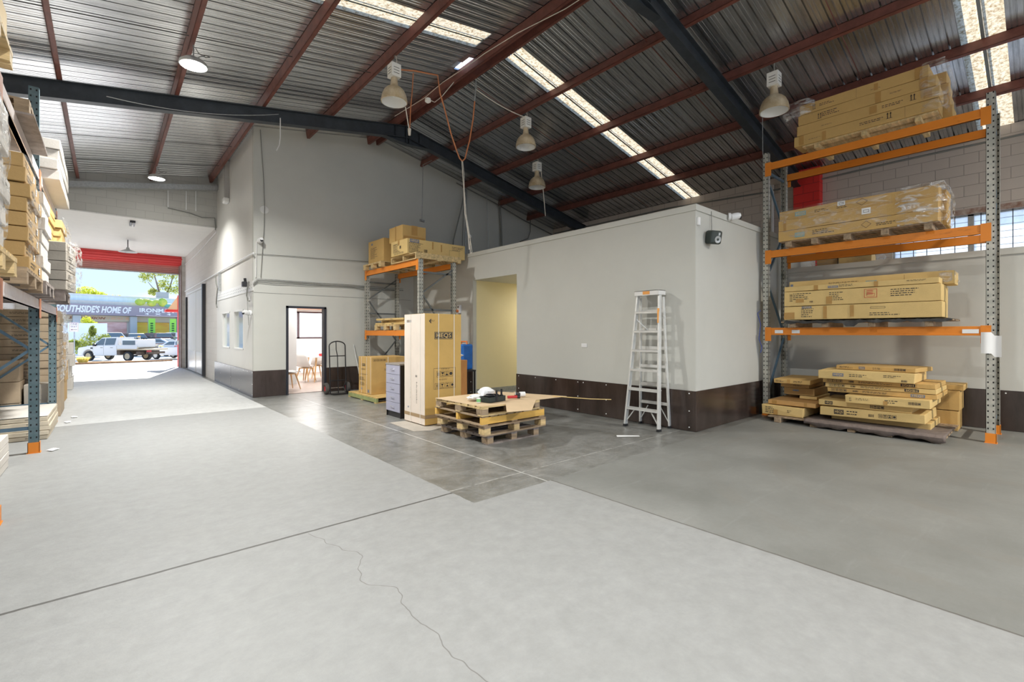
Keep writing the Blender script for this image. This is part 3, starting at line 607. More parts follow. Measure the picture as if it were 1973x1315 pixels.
cable('cable', 'dark cable clipped below the roof slope on the far gable wall', [(7.9, 11.6, 5.95), (9.4, 11.6, 5.62), (10.6, 11.6, 5.28), (12.0, 11.6, 4.98)], .018, M_CORDK)
cable('cable', 'curly dark cable drop above the store roof on the gable wall', [(10.9, 11.55, 5.3), (10.85, 11.5, 4.9), (10.75, 11.5, 4.65), (10.4, 11.5, 4.5), (10.2, 11.5, 4.2), (10.2, 11.5, 3.9)], .018, M_CORDK)
cable('cable', 'dark cable run along the top of the block wall under the roof', [(12.05, YB+1, 4.93), (12.05, 2, 4.92), (12.03, 4.5, 4.86), (12.05, 7, 5.0), (12.05, 11.5, 5.0)], .02, M_CORDK)
# ------------------------------------------------------------------ cartons
def face_M(face, dx, dy, dz, off=.0015):
    h = off
    if face == '-x': return Matrix(((0, 0, -1, -dx/2-h), (-1, 0, 0, dy/2), (0, 1, 0, 0), (0, 0, 0, 1))), dy, dz
    if face == '-y': return Matrix(((1, 0, 0, -dx/2), (0, 0, -1, -dy/2-h), (0, 1, 0, 0), (0, 0, 0, 1))), dx, dz
    if face == '+x': return Matrix(((0, 0, 1, dx/2+h), (1, 0, 0, -dy/2), (0, 1, 0, 0), (0, 0, 0, 1))), dy, dz
    return Matrix(((1, 0, 0, -dx/2), (0, 1, 0, -dy/2), (0, 0, 1, dz+h), (0, 0, 0, 1))), dx, dy
def rect(b, M, u0, u1, v0, v1, w=0): b.add([M @ Vector(p) for p in ((u0, v0, w), (u1, v0, w), (u1, v1, w), (u0, v1, w))], [(0, 1, 2, 3)])
def frame(b, M, u0, u1, v0, v1, t):
    rect(b, M, u0, u1, v0, v0+t); rect(b, M, u0, u1, v1-t, v1); rect(b, M, u0, u0+t, v0+t, v1-t); rect(b, M, u1-t, u1, v0+t, v1-t)
def carton(name, label, c, d, rz=0, m=None, prints=(), group=None, tilt=(0, 0), seed=0, dent=.006, ends=True, cat='box', seam=True):
    """c = centre of the base, d = (dx,dy,dz); prints = (kind, face, u, v, w, h) as fractions of the face"""
    rnd = random.Random(seed*31+int(c[0]*97+c[1]*53+c[2]*29)); dx, dy, dz = d; m = m or M_CARD
    t = tag(MB().build(name, m), label, cat, group)
    # body: subdivided box with slight sag and dents
    b = MB(); n = (max(1, int(dx/.35)), max(1, int(dy/.35)), max(1, int(dz/.25))); pts = {}
    def P(i, j, k):
        key = (i, j, k)
        if key not in pts:
            x = -dx/2+dx*i/n[0]; y = -dy/2+dy*j/n[1]; z = dz*k/n[2]
            ed = (i in (0, n[0]))+(j in (0, n[1]))+(k in (0, n[2])); a = dent*(1 if ed > 1 else .25)
            z2 = z+rnd.uniform(-a, a*.3)*(1 if k else 0); pts[key] = len(b.v); b.v.append((x+rnd.uniform(-a, a*.2)*(1 if x > 0 else -1), y+rnd.uniform(-a, a*.2)*(1 if y > 0 else -1), z2))
        return pts[key]
    for k in (0, n[2]):
        for i in range(n[0]):
            for j in range(n[1]): b.f.append((P(i, j, k), P(i+1, j, k), P(i+1, j+1, k), P(i, j+1, k)))
    for k in range(n[2]):
        for j in (0, n[1]):
            for i in range(n[0]): b.f.append((P(i, j, k), P(i+1, j, k), P(i+1, j, k+1), P(i, j, k+1)))
        for i in (0, n[0]):
            for j in range(n[1]): b.f.append((P(i, j, k), P(i, j+1, k), P(i, j+1, k+1), P(i, j, k+1)))
    b.m = [0]*len(b.f)
    o2 = b.build('tmp', m); me = o2.data; bpy.data.objects.remove(o2); old = t.data; t.data = me; me.name = name; bpy.data.meshes.remove(old)
    bv = t.modifiers.new('b', 'BEVEL'); bv.width = .006; bv.segments = 2; bv.limit_method = 'ANGLE'; bv.angle_limit = R(50)
    t.location = c; t.rotation_euler = (tilt[0], tilt[1], rz)
    ink = MB(); blue = MB(); tapes = []; lab = MB(); plates = {}; red = MB(); sm = MB()
    for pr_ in prints:
        kind, face, u, v, w, h = pr_[:6]; M, fw_, fh = face_M(face, dx, dy, dz); u0 = (u-w/2)*fw_; u1 = (u+w/2)*fw_; v0 = (v-h/2)*fh; v1 = (v+h/2)*fh
        if kind in ('lines', 'blines'):
            k = max(2, int((v1-v0)/.026)); tgt = ink if kind == 'lines' else blue
            for i in range(k):
                vv = v1-(i+.5)*(v1-v0)/k; hh = (v1-v0)/k*.36; x = u0; end = u0+(u1-u0)*rnd.uniform(.55, 1)
                while x < end: ww = rnd.uniform(.012, .05); rect(tgt, M, x, min(x+ww, end), vv-hh/2, vv+hh/2); x += ww+.010
        elif kind == 'bar':
            x = u0
            while x < u1: ww = rnd.choice((.003, .006)); rect(ink, M, x, x+ww, v0, v1); x += ww+rnd.choice((.003, .006))
        elif kind == 'arrows':
            sgn = 1 if len(pr_) < 7 else -1
            for q in (.22, .72):
                xm = u0+(u1-u0)*q; t_ = (u1-u0)*.06; vb, vt = (v0, v1) if sgn > 0 else (v1, v0)
                a_, b_ = min(vb, vt), max(vb, vt); rect(ink, M, xm-t_, xm+t_, a_, b_)
                hd = (v1-v0)*.28*sgn; ink.add([M @ Vector(p) for p in ((xm-t_*3, vt-hd, 0), (xm+t_*3, vt-hd, 0), (xm, vt, 0))], [(0, 1, 2)])
            rect(ink, M, u0, u1, (v0-.006) if sgn > 0 else v1, v0 if sgn > 0 else v1+.006)
        elif kind == 'icons':
            k = 4; ww = (u1-u0)/k
            for i in range(k):
                a_ = u0+i*ww+ww*.08; c_ = a_+ww*.84; frame(ink, M, a_, c_, v0, v1, .004); xm = (a_+c_)/2; vm = (v0+v1)/2; s_ = (v1-v0)*.3
                if i == 0: rect(ink, M, xm-s_*.6, xm-s_*.2, vm-s_, vm+s_); rect(ink, M, xm+s_*.2, xm+s_*.6, vm-s_, vm+s_)
                elif i == 3: ink.add([M @ Vector((xm+s_*math.cos(q), vm+s_*math.sin(q), 0)) for q in [R(60*z) for z in range(6)]], [tuple(range(6))])
                else:
                    sg = 1 if i == 1 else -1
                    ink.add([M @ Vector(p) for p in ((xm-s_, vm+s_*sg, 0), (xm+s_, vm+s_*sg, 0), (xm, vm-s_*.4*sg, 0))], [(0, 1, 2)]); rect(ink, M, xm-s_*.1, xm+s_*.1, vm-s_, vm+s_); rect(ink, M, xm-s_*.7, xm+s_*.7, vm-s_*sg-.003, vm-s_*sg+.003)
        elif kind == 'frame': frame(ink, M, u0, u1, v0, v1, .004)
        elif kind == 'rhomb':
            um, vm = (u0+u1)/2, (v0+v1)/2; q = [(u0, vm), (um, v0), (u1, vm), (um, v1)]
            for i in range(4):
                (a1, a2), (b1, b2) = q[i], q[(i+1) % 4]; ink.add([M @ Vector(p) for p in ((a1, a2, 0), (b1, b2, 0), (b1, b2+.006, 0), (a1, a2+.006, 0))], [(0, 1, 2, 3)])
        elif kind in ('logo', 'blogo', 'tlogo', 'rlogo'):
            plate = MB(); let = MB(); plates.setdefault(len(plates), (kind, plate, let)); rect(plate, M, u0, u1, v0, v1); hgt = (v1-v0); tt = hgt*.07
            M2 = M @ Matrix.Translation(((u0+u1)/2, (v0+v1)/2, .0012))
            if kind == 'rlogo': M2 = M2 @ Matrix.Rotation(math.pi, 4, 'Z')
            if hgt > .08 and kind == 'logo':
                frame(let, M @ Matrix.Translation((0, 0, .0008)), u0+tt, u1-tt, v0+tt, v1-tt, tt*.5)
            add_text(let, 'HEQS', M2, hgt*.82, 0, .01, wfit=(u1-u0)*.80)
        elif kind == 'tape': tapes.append(MB()); rect(tapes[-1], M @ Matrix.Translation((0, 0, .0003)), u0, u1, v0, v1)
        elif kind == 'label': rect(lab, M @ Matrix.Translation((0, 0, .0003)), u0, u1, v0, v1); frame(ink, M @ Matrix.Translation((0, 0, .0006)), u0+(u1-u0)*.2, u1-(u1-u0)*.2, v0+(v1-v0)*.25, v1-(v1-v0)*.3, .006)
        elif kind == 'stamp':
            frame(red, M, u0, u1, v0, v1, .006); frame(red, M, u0+.03, u1-.03, v0+.02, (v0+v1)/2, .004)
            for i in range(3): rect(red, M, u0+.03, u1-.05, v1-.03-i*.025, v1-.02-i*.025)
        elif kind == 'seam': rect(sm, M @ Matrix.Translation((0, 0, -.0006)), u0, u1, v0, v1)
        elif kind == 'patch': rect(blue, M, u0, u1, v0, v1)
    if ink.f: ink.build('printed_marks', M_INK, t)
    if blue.f: blue.build('printed_marks', M_INKB, t)
    for tp_ in tapes: tp_.build('packing_tape', M_TAPE, t)
    if lab.f: lab.build('paper_label', M_WHITE, t)
    if red.f: red.build('red_stamp', M_RED, t)
    if sm.f: sm.build('flap_seam', mat('seam_shadow', (.25, .16, .07), .9) if 'seam_shadow' not in MATS else MATS['seam_shadow'], t)
    for kd, plate, let in plates.values():
        pm = {'logo': M_INK, 'rlogo': M_INK, 'blogo': M_INKB, 'tlogo': M_INKT}[kd]; pl = plate.build('logo_print', pm, t); let.build('lettering', M_CARD2, pl)
    return t

# ------------------------------------------------------------------ pallets
def pallet(label, loc, dims=(1.1, 1.1, .135), rz=0, m=M_WOOD, style='block', boards=7, group=None, stringm=None, name='pallet', along='x'):
    """deck boards run along local x; blocks or stringers beneath"""
    t = thing(name, label, 'pallet', loc, rz, group); dx, dy, h = dims; bt = .018; sm = stringm or m
    bw = dy/boards*.78
    for i in range(boards):
        y = -dy/2+bw/2+(dy-bw)*i/(boards-1); MB().box(-dx/2, dx/2, y-bw/2, y+bw/2, h-bt, h).build('deck_board', m, t)
    if style == 'block':
        for x in (-dx/2+.05, 0, dx/2-.05): MB().box(x-.05, x+.05, -dy/2, dy/2, h-2*bt, h-bt).build('stringer_board', m, t)
        for x in (-dx/2+.05, 0, dx/2-.05):
            for y in (-dy/2+.065, 0, dy/2-.065): MB().box(x-.048, x+.048, y-.065, y+.065, bt, h-2*bt).build('block', sm, t)
        for y in (-dy/2+.05, 0, dy/2-.05): MB().box(-dx/2, dx/2, y-.05, y+.05, 0, bt).build('bottom_board', m, t)
    else:
        for x in (-dx/2+.022, 0, dx/2-.022): MB().box(x-.022, x+.022, -dy/2, dy/2, bt, h-bt).build('stringer', sm, t)
        for y in (-dy/2+.05, 0, dy/2-.05): MB().box(-dx/2, dx/2, y-.05, y+.05, 0, bt).build('bottom_board', m, t)
    return t
def skid(label, loc, dims, bearers, m=M_WOOD2, slats=5, bw=.09, bh=.075, group=None, blocks=None):
    """long deck boards along y on cross bearers (positions along y)"""
    t = thing('timber_skid', label, 'pallet', loc, 0, group); dx, dy, h = dims; w = dx/slats*.72
    for i in range(slats):
        x = -dx/2+w/2+(dx-w)*i/(slats-1); MB().box(x-w/2, x+w/2, -dy/2, dy/2, bh, h).build('deck_board', m, t)
    for y in bearers: MB().box(-dx/2-.02, dx/2, y-bw/2, y+bw/2, 0, bh).build('bearer', m, t, bevel=.006)
    return t

# ------------------------------------------------------------------ pallet racking
def rack(label, x0, depth, ys, height, levels, up=M_UP, beam=M_ORANGE, sgn=1, brace=M_BLUE, braces=((.35, 1.2, 1), (1.2, 2.05, -1), (2.05, 2.9, 1)), horiz=(.3,), foot=True, conn=M_ORANGE, beamh=.125, name='pallet_rack', low=None):
    t = thing(name, label, 'shelving rack', (x0, ys[0], 0)); pw = .09
    for y in ys:
        yy = y-ys[0]
        for k, x in enumerate((0, depth*sgn)):
            b = MB(); w = pw/2
            q = .0035 if x == 0 else -.0035
            s = sgn if x == 0 else -sgn
            b.box(min(-w*s, -w*s+.004*s), max(-w*s, -w*s+.004*s), -w, w, 0, height); b.box(-w, w, -w, -w+.004, 0, height); b.box(-w, w, w-.004, w, 0, height)
            u = b.build('upright', up, t, (x, yy, 0))
            if foot:
                f = MB(); f.box(-.06, .06, -.06, .06, 0, .006); f.box(-.052*1, .052, -.052, -.047, 0, .13); f.box(-.052, -.047, -.052, .052, 0, .13); f.box(.047, .052, -.052, .052, 0, .13); f.build('foot_plate', M_ORANGE, u)
        for (z0, z1, d) in braces:
            if z1 > height: continue
            a, c = (.03*sgn, (depth-.03*1)*sgn); p0, p1 = ((a, yy, z0), (c, yy, z1)) if d > 0 else ((c, yy, z0), (a, yy, z1))
            MB().bar(p0, p1, .03, .03).build('diagonal_brace', brace, t)
        for z in horiz: MB().bar((.04*sgn, yy, z), ((depth-.04)*sgn, yy, z), .03, .04).build('horizontal_brace', brace, t)
    for i in range(len(ys)-1):
        ya, yb = ys[i]-ys[0], ys[i+1]-ys[0]; lo, hi = min(ya, yb)+pw/2, max(ya, yb)-pw/2
        for z in levels:
            for k, x in enumerate((-.025*sgn, (depth+.025)*sgn)):
                b = MB(); b.box(x-.022, x+.022, lo, hi, z-beamh, z); b.box(x-.026, x+.026, lo, hi, z-beamh, z-beamh+.03)
                o = b.build('beam', beam, t, bevel=.004)
                xx = -.05*sgn if k == 0 else (depth+.05)*sgn
                for yc in (lo, hi): MB().box(min(xx, xx-.004*sgn*(1 if k == 0 else -1)), max(xx, xx-.004*sgn*(1 if k == 0 else -1))+.001, yc-.05, yc+.05, z-.23, z+.01).build('end_connector', conn, o)
    return t
def ordn(i, n):
    if i == n-1: return 'topmost'
    if i == 0: return 'bottom'
    return {1: 'second', 2: 'third', 3: 'fourth', 4: 'fifth', 5: 'sixth', 6: 'seventh', 7: 'eighth', 8: 'ninth', 9: 'tenth'}[n-1-i]+' from top'
def film(label, c, d, m=M_FILM, group='stretch film around stacked cartons', amp=.02, res=.12, faces=('-x', '-y', '+y', '+z'), rz=0, seed=1):
    rnd = random.Random(seed); b = MB(); dx, dy, dz = d; n = [max(2, int(q/res)) for q in d]; pts = {}
    def P(i, j, k):
        if (i, j, k) not in pts:
            x, y, z = -dx/2+dx*i/n[0], -dy/2+dy*j/n[1], dz*k/n[2]; pts[(i, j, k)] = len(b.v); e = amp
            # pull corners in so that the film rounds over the edges
            cx = (abs(x)/(dx/2))**6; cy = (abs(y)/(dy/2))**6; cz = (abs(z-dz/2)/(dz/2))**6; r_ = min(.05, .03*(cx+cy+cz-1) if cx+cy+cz > 1 else 0)
            b.v.append((x-math.copysign(r_, x)+rnd.uniform(0, e)*math.copysign(1, x), y-math.copysign(r_, y)+rnd.uniform(0, e)*math.copysign(1, y), z+rnd.uniform(0, e*.4)))
        return pts[(i, j, k)]
    for f in faces:
        if f[1] == 'x':
            i = 0 if f[0] == '-' else n[0]
            for j in range(n[1]):
                for k in range(n[2]): b.f.append((P(i, j, k), P(i, j+1, k), P(i, j+1, k+1), P(i, j, k+1)))
        if f[1] == 'y':
            j = 0 if f[0] == '-' else n[1]
            for i in range(n[0]):
                for k in range(n[2]): b.f.append((P(i, j, k), P(i+1, j, k), P(i+1, j, k+1), P(i, j, k+1)))
        if f == '+z':
            for i in range(n[0]):
                for j in range(n[1]): b.f.append((P(i, j, n[2]), P(i+1, j, n[2]), P(i+1, j+1, n[2]), P(i, j+1, n[2])))
    b.m = [0]*len(b.f); o = b.build('stretch_film', m, None, c, (0, 0, rz), smooth=True); return tag(o, label, 'plastic wrap', group)

# ------------------------------------------------------------------ right pallet rack and its load
rack('tall orange-beamed pallet rack on galvanised uprights at the right wall', 8.80, .85, [3.24, .47], 4.62, [1.54, 2.89, 4.43], braces=((.35, 1.35, 1), (1.45, 2.35, -1), (2.45, 3.3, 1), (3.4, 4.2, -1)), horiz=(.25, 4.3))
def cy(x0, x1, y0, y1, z): return ((x0+x1)/2, (y0+y1)/2, z), ((x1-x0), (y1-y0))
def cart(label, x0, x1, y0, y1, z0, z1, **k):
    c, (a, b_) = cy(x0, x1, y0, y1, z0); return carton(k.pop('name', 'cardboard_box'), label, c, (a, b_, z1-z0-.003), **k)
# top level
skid('pale timber skid on the top level of the right rack', (9.03, 1.80, 4.432), (.80, 1.65, .095), (-.62, 0.0, .62), M_WOOD, 4, .07, .07)
top = [(1.06, 2.66), (.98, 2.68), (.95, 2.70), (.96, 2.74)]
pp = [(('arrows', '-x', .13, .5, .03, .45), ('lines', '-x', .25, .5, .15, .3), ('tape', '-x', .93, .5, .05, 1), ('tape', '-x', .63, .5, .03, .6), ('lines', '-x', .64, .35, .1, .1), ('seam', '-x', .48, .5, .002, 1)),
      (('arrows', '-x', .18, .45, .035, .5), ('lines', '-x', .27, .5, .15, .5), ('lines', '-x', .76, .5, .12, .12), ('tape', '-x', .92, .5, .05, 1), ('tape', '-x', .62, .5, .04, 1)),
      (('lines', '-x', .25, .4, .1, .1), ('arrows', '-x', .84, .6, .04, .5), ('lines', '-x', .72, .5, .16, .3), ('tape', '-x', .58, .5, .05, .7), ('tape', '-x', .93, .5, .05, .7)),
      (('lines', '-x', .17, .4, .1, .1), ('arrows', '-x', .70, .6, .04, .5), ('lines', '-x', .58, .5, .16, .3), ('tape', '-x', .24, .4, .03, .8), ('tape', '-x', .06, .5, .04, .9), ('seam', '-x', .80, .5, .002, 1))]
G1 = 'long cartons on the top level of the right rack'
for i in range(4):
    y0, y1 = top[3-i]; z = 4.53+.166*i
    cart('long brown carton, %s of the front column on the top rack level' % ordn(i, 4), 8.60+.004*i, 9.01, y0, y1, z, z+.166, prints=pp[3-i], group=G1, seed=i)
    cart('long brown carton, %s of the rear column on the top rack level' % ordn(i, 4), 9.03, 9.44, .86+.02*i, 2.66, z, z+.166, group=G1, seed=i+9)
film('crumpled clear film over the far end of the top-level cartons', (8.80, 2.68, 4.98), (.50, .42, .27), M_FILMW, amp=.05, res=.06, seed=2)
film('clear film on the near end of the top-level cartons', (9.02, 1.02, 4.53), (.88, .30, .68), M_FILM, amp=.03, res=.08, seed=3)
# middle level
skid('weathered timber skid on the middle level of the right rack', (9.05, 1.95, 2.892), (.86, 2.0, .10), (-.88, -.40, .06, .50, .88), M_WOOD2, 6, .09, .085)
pm = [(('tlogo', '-x', .16, .45, .07, .45), ('lines', '-x', .33, .5, .16, .5), ('rhomb', '-x', .60, .5, .06, .6), ('lines', '-x', .72, .4, .12, .3)),
      (('lines', '-x', .42, .2, .2, .06), ('label', '-x', .60, .7, .055, .55), ('tape', '-x', .05, .5, .02, 1)),
      (('tlogo', '-x', .16, .5, .08, .42), ('lines', '-x', .32, .5, .12, .3), ('lines', '-x', .45, .5, .08, .3), ('rhomb', '-x', .57, .6, .07, .6), ('label', '-x', .44, .8, .05, .4))]
for i in range(3):
    z = 2.995+.172*i
    cart('film-wrapped long carton, %s of the front column on the middle rack level' % ordn(i, 3), 8.60+(.04 if i == 2 else 0), 9.02, .96, 2.98, z, z+.172, prints=pm[i], group='wrapped cartons on the middle level of the right rack', seed=i+20)
    cart('film-wrapped long carton, %s of the rear column on the middle rack level' % ordn(i, 3), 9.04, 9.46, .92, 2.95, z, z+.172, group='wrapped cartons on the middle level of the right rack', seed=i+30)
film('shiny stretch film gathered around the near end of the middle-level cartons', (9.03, 1.16, 2.98), (.90, .55, .55), M_FILMW, amp=.035, res=.08, seed=5)
film('thin clear film along the length of the middle-level cartons', (9.03, 2.22, 2.99), (.885, 1.55, .54), M_FILM, amp=.006, res=.1, seed=6)
# low level
skid('timber skid with dark sheet on the lowest level of the right rack', (9.03, 1.88, 1.542), (.84, 2.12, .10), (-.82, -.18, .42, .88), M_WOOD2, 5, .09, .08)
b = MB(); n = 40
pts = []
for i in range(n+1):
    y = .82+2.05*i/n; dz = .012*math.sin(i*1.3)+.008*math.sin(i*2.9); dr = .02+.02*abs(math.sin(i*.7))
    if 20 < i < 24: dr = .09
    pts.append((y, dz, dr))
vs = []
for (y, dz, dr) in pts: vs += [(9.4, y, 1.646), (8.62, y, 1.646+max(0, dz)), (8.57, y, 1.640+max(0, dz)), (8.555, y+.01, 1.64-dr)]
b.add(vs, [(4*i+k, 4*i+k+1, 4*i+k+5, 4*i+k+4) for i in range(n) for k in range(3)])
tag(b.build('plastic_sheet', M_BLKP, smooth=True), 'black plastic sheet draped between the skid and cartons on the lowest rack level', 'plastic sheet')
GL = 'long cartons on the lowest level of the right rack'
cart('thick long carton at the bottom of the lowest rack level', 8.60, 9.10, .92, 2.89, 1.668, 1.893, m=M_CARD2, prints=(('lines', '-x', .18, .5, .1, .7), ('blogo', '-x', .17, .9, .07, .14), ('frame', '-x', .64, .72, .09, .12), ('lines', '-x', .68, .3, .18, .25), ('tape', '-x', .30, .5, .025, .9), ('tape', '-x', .48, .55, .025, .8), ('tape', '-x', .04, .3, .08, .5)), group=GL, seed=40)
cart('second thick long carton with red stamp on the lowest rack level', 8.60, 9.10, .93, 2.89, 1.897, 2.137, m=M_CARD2, prints=(('arrows', '-x', .055, .6, .022, .5), ('lines', '-x', .14, .65, .14, .5), ('bar', '-x', .205, .25, .025, .12), ('lines', '-x', .38, .55, .1, .6), ('stamp', '-x', .60, .62, .08, .55), ('lines', '-x', .80, .6, .16, .5), ('tape', '-x', .12, .35, .06, .25), ('tape', '-x', .33, .3, .04, .5)), group=GL, seed=41)
cart('thin long carton lying on the stamped carton on the lowest rack level', 8.60, 8.88, .95, 2.89, 2.141, 2.222, m=M_CARD2, prints=(('blogo', '-x', .36, .45, .07, .45), ('lines', '-x', .47, .6, .14, .5), ('tape', '-x', .24, .5, .03, 1), ('tape', '-x', .64, .5, .025, 1), ('lines', '-x', .88, .7, .12, .3)), group=GL, seed=42)
cart('longest carton at the back of the lowest rack level, wrapped at its near end', 8.90, 9.36, .83, 2.91, 2.141, 2.335, m=M_CARD2, prints=(('tlogo', '-x', .55, .55, .065, .16), ('lines', '-x', .38, .6, .2, .2), ('seam', '-x', .74, .5, .002, .8), ('patch', '-x', .02, .6, .02, .3)), group=GL, seed=43)
cart('rear thick carton behind the stamped one on the lowest rack level', 9.12, 9.46, .95, 2.86, 1.668, 2.137, m=M_CARD2, group=GL, seed=44)
film('crinkled film on the near end of the longest carton on the lowest rack level', (9.13, .93, 2.145), (.48, .22, .195), M_FILMW, amp=.012, res=.04, seed=8)
# stickers on the beam and paper on the upright
for (y, w, lab) in ((3.02, .13, 'small white sticker at the far end of the lowest orange beam'), (2.76, .12, 'second small white sticker beside the first on the lowest orange beam'), (.66, .16, 'white sticker at the near end of the lowest orange beam')):
    b = MB(); b.box(8.745, 8.7475, y-w/2, y+w/2, 1.445, 1.50); tag(b.build('sticker', M_WHITE), lab, 'sticker')
b = MB(); vs = []
for i in range(7):
    for j in range(5): vs.append((8.735-.012*math.sin(i*1.1)-.01*j*.2, .56-.19*i/6+(.0), 1.46-.28*j/4-(.045 if i > 3 else 0)))
b.add(vs, [(i*5+j, i*5+j+1, (i+1)*5+j+1, (i+1)*5+j) for i in range(6) for j in range(4)])
tag(b.build('paper_sheet', M_WHITE, smooth=True), 'white curled paper sheet taped to the near upright of the right rack', 'paper')
cable('wire', 'thin blue cord looped down the far upright of the right rack', [(8.74, 3.31, 1.85), (8.72, 3.36, 1.8), (8.73, 3.31, 1.6), (8.70, 3.33, 1.35), (8.73, 3.29, 1.2), (8.72, 3.31, 1.1)], .006, mat('blue_cord', (.05, .10, .45), .5))
cable('wire', 'thin wire hanging from the rafter onto the far rack upright', [(8.78, 3.3, 5.35), (8.77, 3.29, 4.62)], .006, M_GALVP)
# loaded skid on the floor under the right rack
skid('low weathered skid on the floor under the right rack', (8.85, 1.92, 0.001), (1.30, 2.16, .095), (-.98, -.48, -.06, .42, .93), M_WOOD2, 6, .10, .075)
GF = 'flat cartons piled on the floor under the right rack'
def fc(label, x0, x1, y0, y1, z0, z1, **k): return cart(label, x0, x1, y0, y1, z0, z1, group=GF, **k)
logoL = lambda u, k='logo', h=.55, w=.09: (k, '-x', u, .5, w, h)
fc('thick torn-ended carton at the bottom left of the floor pile', 8.28, 9.3, 2.50, 3.13, .104, .265, m=M_CARD2, prints=(('lines', '-x', .25, .5, .3, .7), ('lines', '-x', .68, .5, .12, .3), ('tape', '-x', .35, .3, .1, .5)), seed=50, dent=.02)
fc('wide dark-topped flat carton above the torn-ended one', 8.36, 9.4, 2.36, 3.06, .268, .345, m=M_CARD4, prints=(('tape', '-x', .15, .5, .1, .7), ('tape', '-x', .8, .5, .06, .9)), seed=51)
fc('small flat carton set back on the left half of the floor pile', 8.78, 9.5, 2.46, 2.72, .348, .40, m=M_CARD2, seed=56)
fc('thick recessed carton on the left half of the floor pile', 8.80, 9.55, 2.50, 2.96, .403, .53, m=M_CARD3, seed=52, prints=(('patch', '-x', .4, .6, .2, .2),))
fc('thin recessed carton below the top one on the left half', 8.72, 9.5, 2.55, 2.98, .533, .61, m=M_CARD3, seed=53, prints=(('lines', '-x', .6, .5, .3, .4),))
fc('topmost flat carton on the left half of the floor pile', 8.48, 9.5, 2.50, 3.03, .613, .69, m=M_CARD, prints=(('lines', '-x', .2, .5, .3, .5), ('lines', '-x', .7, .5, .3, .5), ('tape', '-x', .42, .5, .08, .9)), seed=54, rz=0.05)
fc('carton peeking out lowest on the right half of the floor pile', 8.55, 9.4, 1.03, 2.20, .104, .20, m=M_CARD2, seed=57)
fc('long carton with dark logo and four handling symbols low on the pile', 8.32, 9.3, 1.06, 2.29, .203, .335, m=M_CARD2, prints=(logoL(.20, w=.10), ('lines', '-x', .36, .5, .16, .6), ('bar', '-x', .52, .4, .05, .3), ('icons', '-x', .67, .45, .17, .42)), seed=58, tilt=(R(-1.2), 0))
fc('carton with dark logo near its left end, partly covered on the pile', 8.36, 9.2, 1.2, 2.32, .338, .425, m=M_CARD2, prints=(logoL(.12, w=.09, h=.6), ('icons', '-x', .65, .5, .15, .6)), seed=59)
fc('plain pale long carton with small arrows jutting from the right half', 8.24, 9.2, 1.0, 1.95, .428, .545, m=M_CARD2, prints=(('arrows', '-x', .07, .5, .03, .4), ('lines', '-x', .27, .55, .26, .3), ('lines', '-x', .58, .5, .18, .5), ('icons', '-x', .83, .5, .14, .3), ('tape', '-x', .50, .3, .05, .5)), seed=60, tilt=(R(-.8), 0))
for i, (k, u) in enumerate((('blogo', .84), ('rlogo', .80), ('rlogo', .78))):
    fc('thin carton with upside-down logo, %s of its three on the right half' % ('lowest', 'middle', 'upper')[i], 8.42-.0*i, 9.4, .95+.01*i, 2.22+.03*i, .548+.069*i, .615+.069*i, m=M_CARD if i != 1 else M_CARD2, prints=((k, '-x', u, .5, .12, .62), ('icons', '-x', .12, .5, .16, .6), ('lines', '-x', .50, .5, .3, .5), ('bar', '-x', .28, .5, .05, .4)), seed=61+i)
fc('thick scuffed carton with blue-grey logo near the top of the pile', 8.25, 9.25, 1.16, 2.30, .758, .895, m=M_CARD2, prints=(('blogo', '-x', .23, .5, .12, .35), ('lines', '-x', .45, .5, .2, .35), ('lines', '-x', .8, .6, .2, .3), ('bar', '-x', .9, .2, .05, .2)), seed=65, dent=.012)
fc('slim skewed carton lying on the very top of the floor pile', 8.42, 9.15, 1.12, 2.08, .898, .965, m=M_CARD, prints=(('blogo', '-x', .35, .5, .08, .6), ('lines', '-x', .15, .5, .2, .5), ('lines', '-x', .55, .5, .12, .5), ('icons', '-x', .82, .5, .14, .5)), seed=66, rz=R(-7))
b_ = [o for o in bpy.data.objects if o.get('label', '').startswith('slim skewed')][0]
fc('small boxy carton standing at the near rear corner of the floor pile', 9.43, 9.95, .84, 1.55, .004, .30, m=M_CARD, seed=67)
fc('tall carton on the near rear corner of the floor pile', 9.43, 9.93, .82, 1.50, .303, .60, m=M_CARD, seed=68)
fc('flat carton overhanging the near rear corner of the floor pile', 9.43, 9.92, .78, 1.9, .603, .69, m=M_CARD, seed=69)
# grey felt dropped over the skid edge
b = MB(); n = 50; vs = []
for i in range(n+1):
    y = .84+1.62*i/n; w = .5+.5*math.sin(i*.55)*math.sin(i*.21+1)
    z = .104; dr = .02+.05*w
    vs += [(9.1, y, z), (8.25, y, z+.004), (8.17, y, z+.006), (8.145-.012*w, y, z-.02), (8.15, y, z-.025-dr)]
b.add(vs, [(5*i+k, 5*i+k+1, 5*i+k+6, 5*i+k+5) for i in range(n) for k in range(4)])
o = b.build('felt_sheet', M_GREYP, smooth=True); sl = o.modifiers.new('s', 'SOLIDIFY'); sl.thickness = .008; sl.offset = 1
tag(o, 'grey-brown felt sheet drooping over the front of the floor skid', 'sheet')
# wrapped goods on the low roof behind the rack
for i, (y0, y1, z1) in enumerate(((2.1, 2.6, .24), (2.62, 2.95, .20))):
    cart('film-wrapped %s carton on the low roof behind the right rack' % ('pale' if i == 0 else 'dark'), 10.35, 11.2, y0, y1, 2.713, 2.713+z1, m=M_CARD2 if i == 0 else M_CARD3, seed=70+i, rz=.12)
film('clear film over the two cartons on the low roof', (10.78, 2.5, 2.714), (.98, 1.0, .27), M_FILM, amp=.03, res=.08, seed=11)
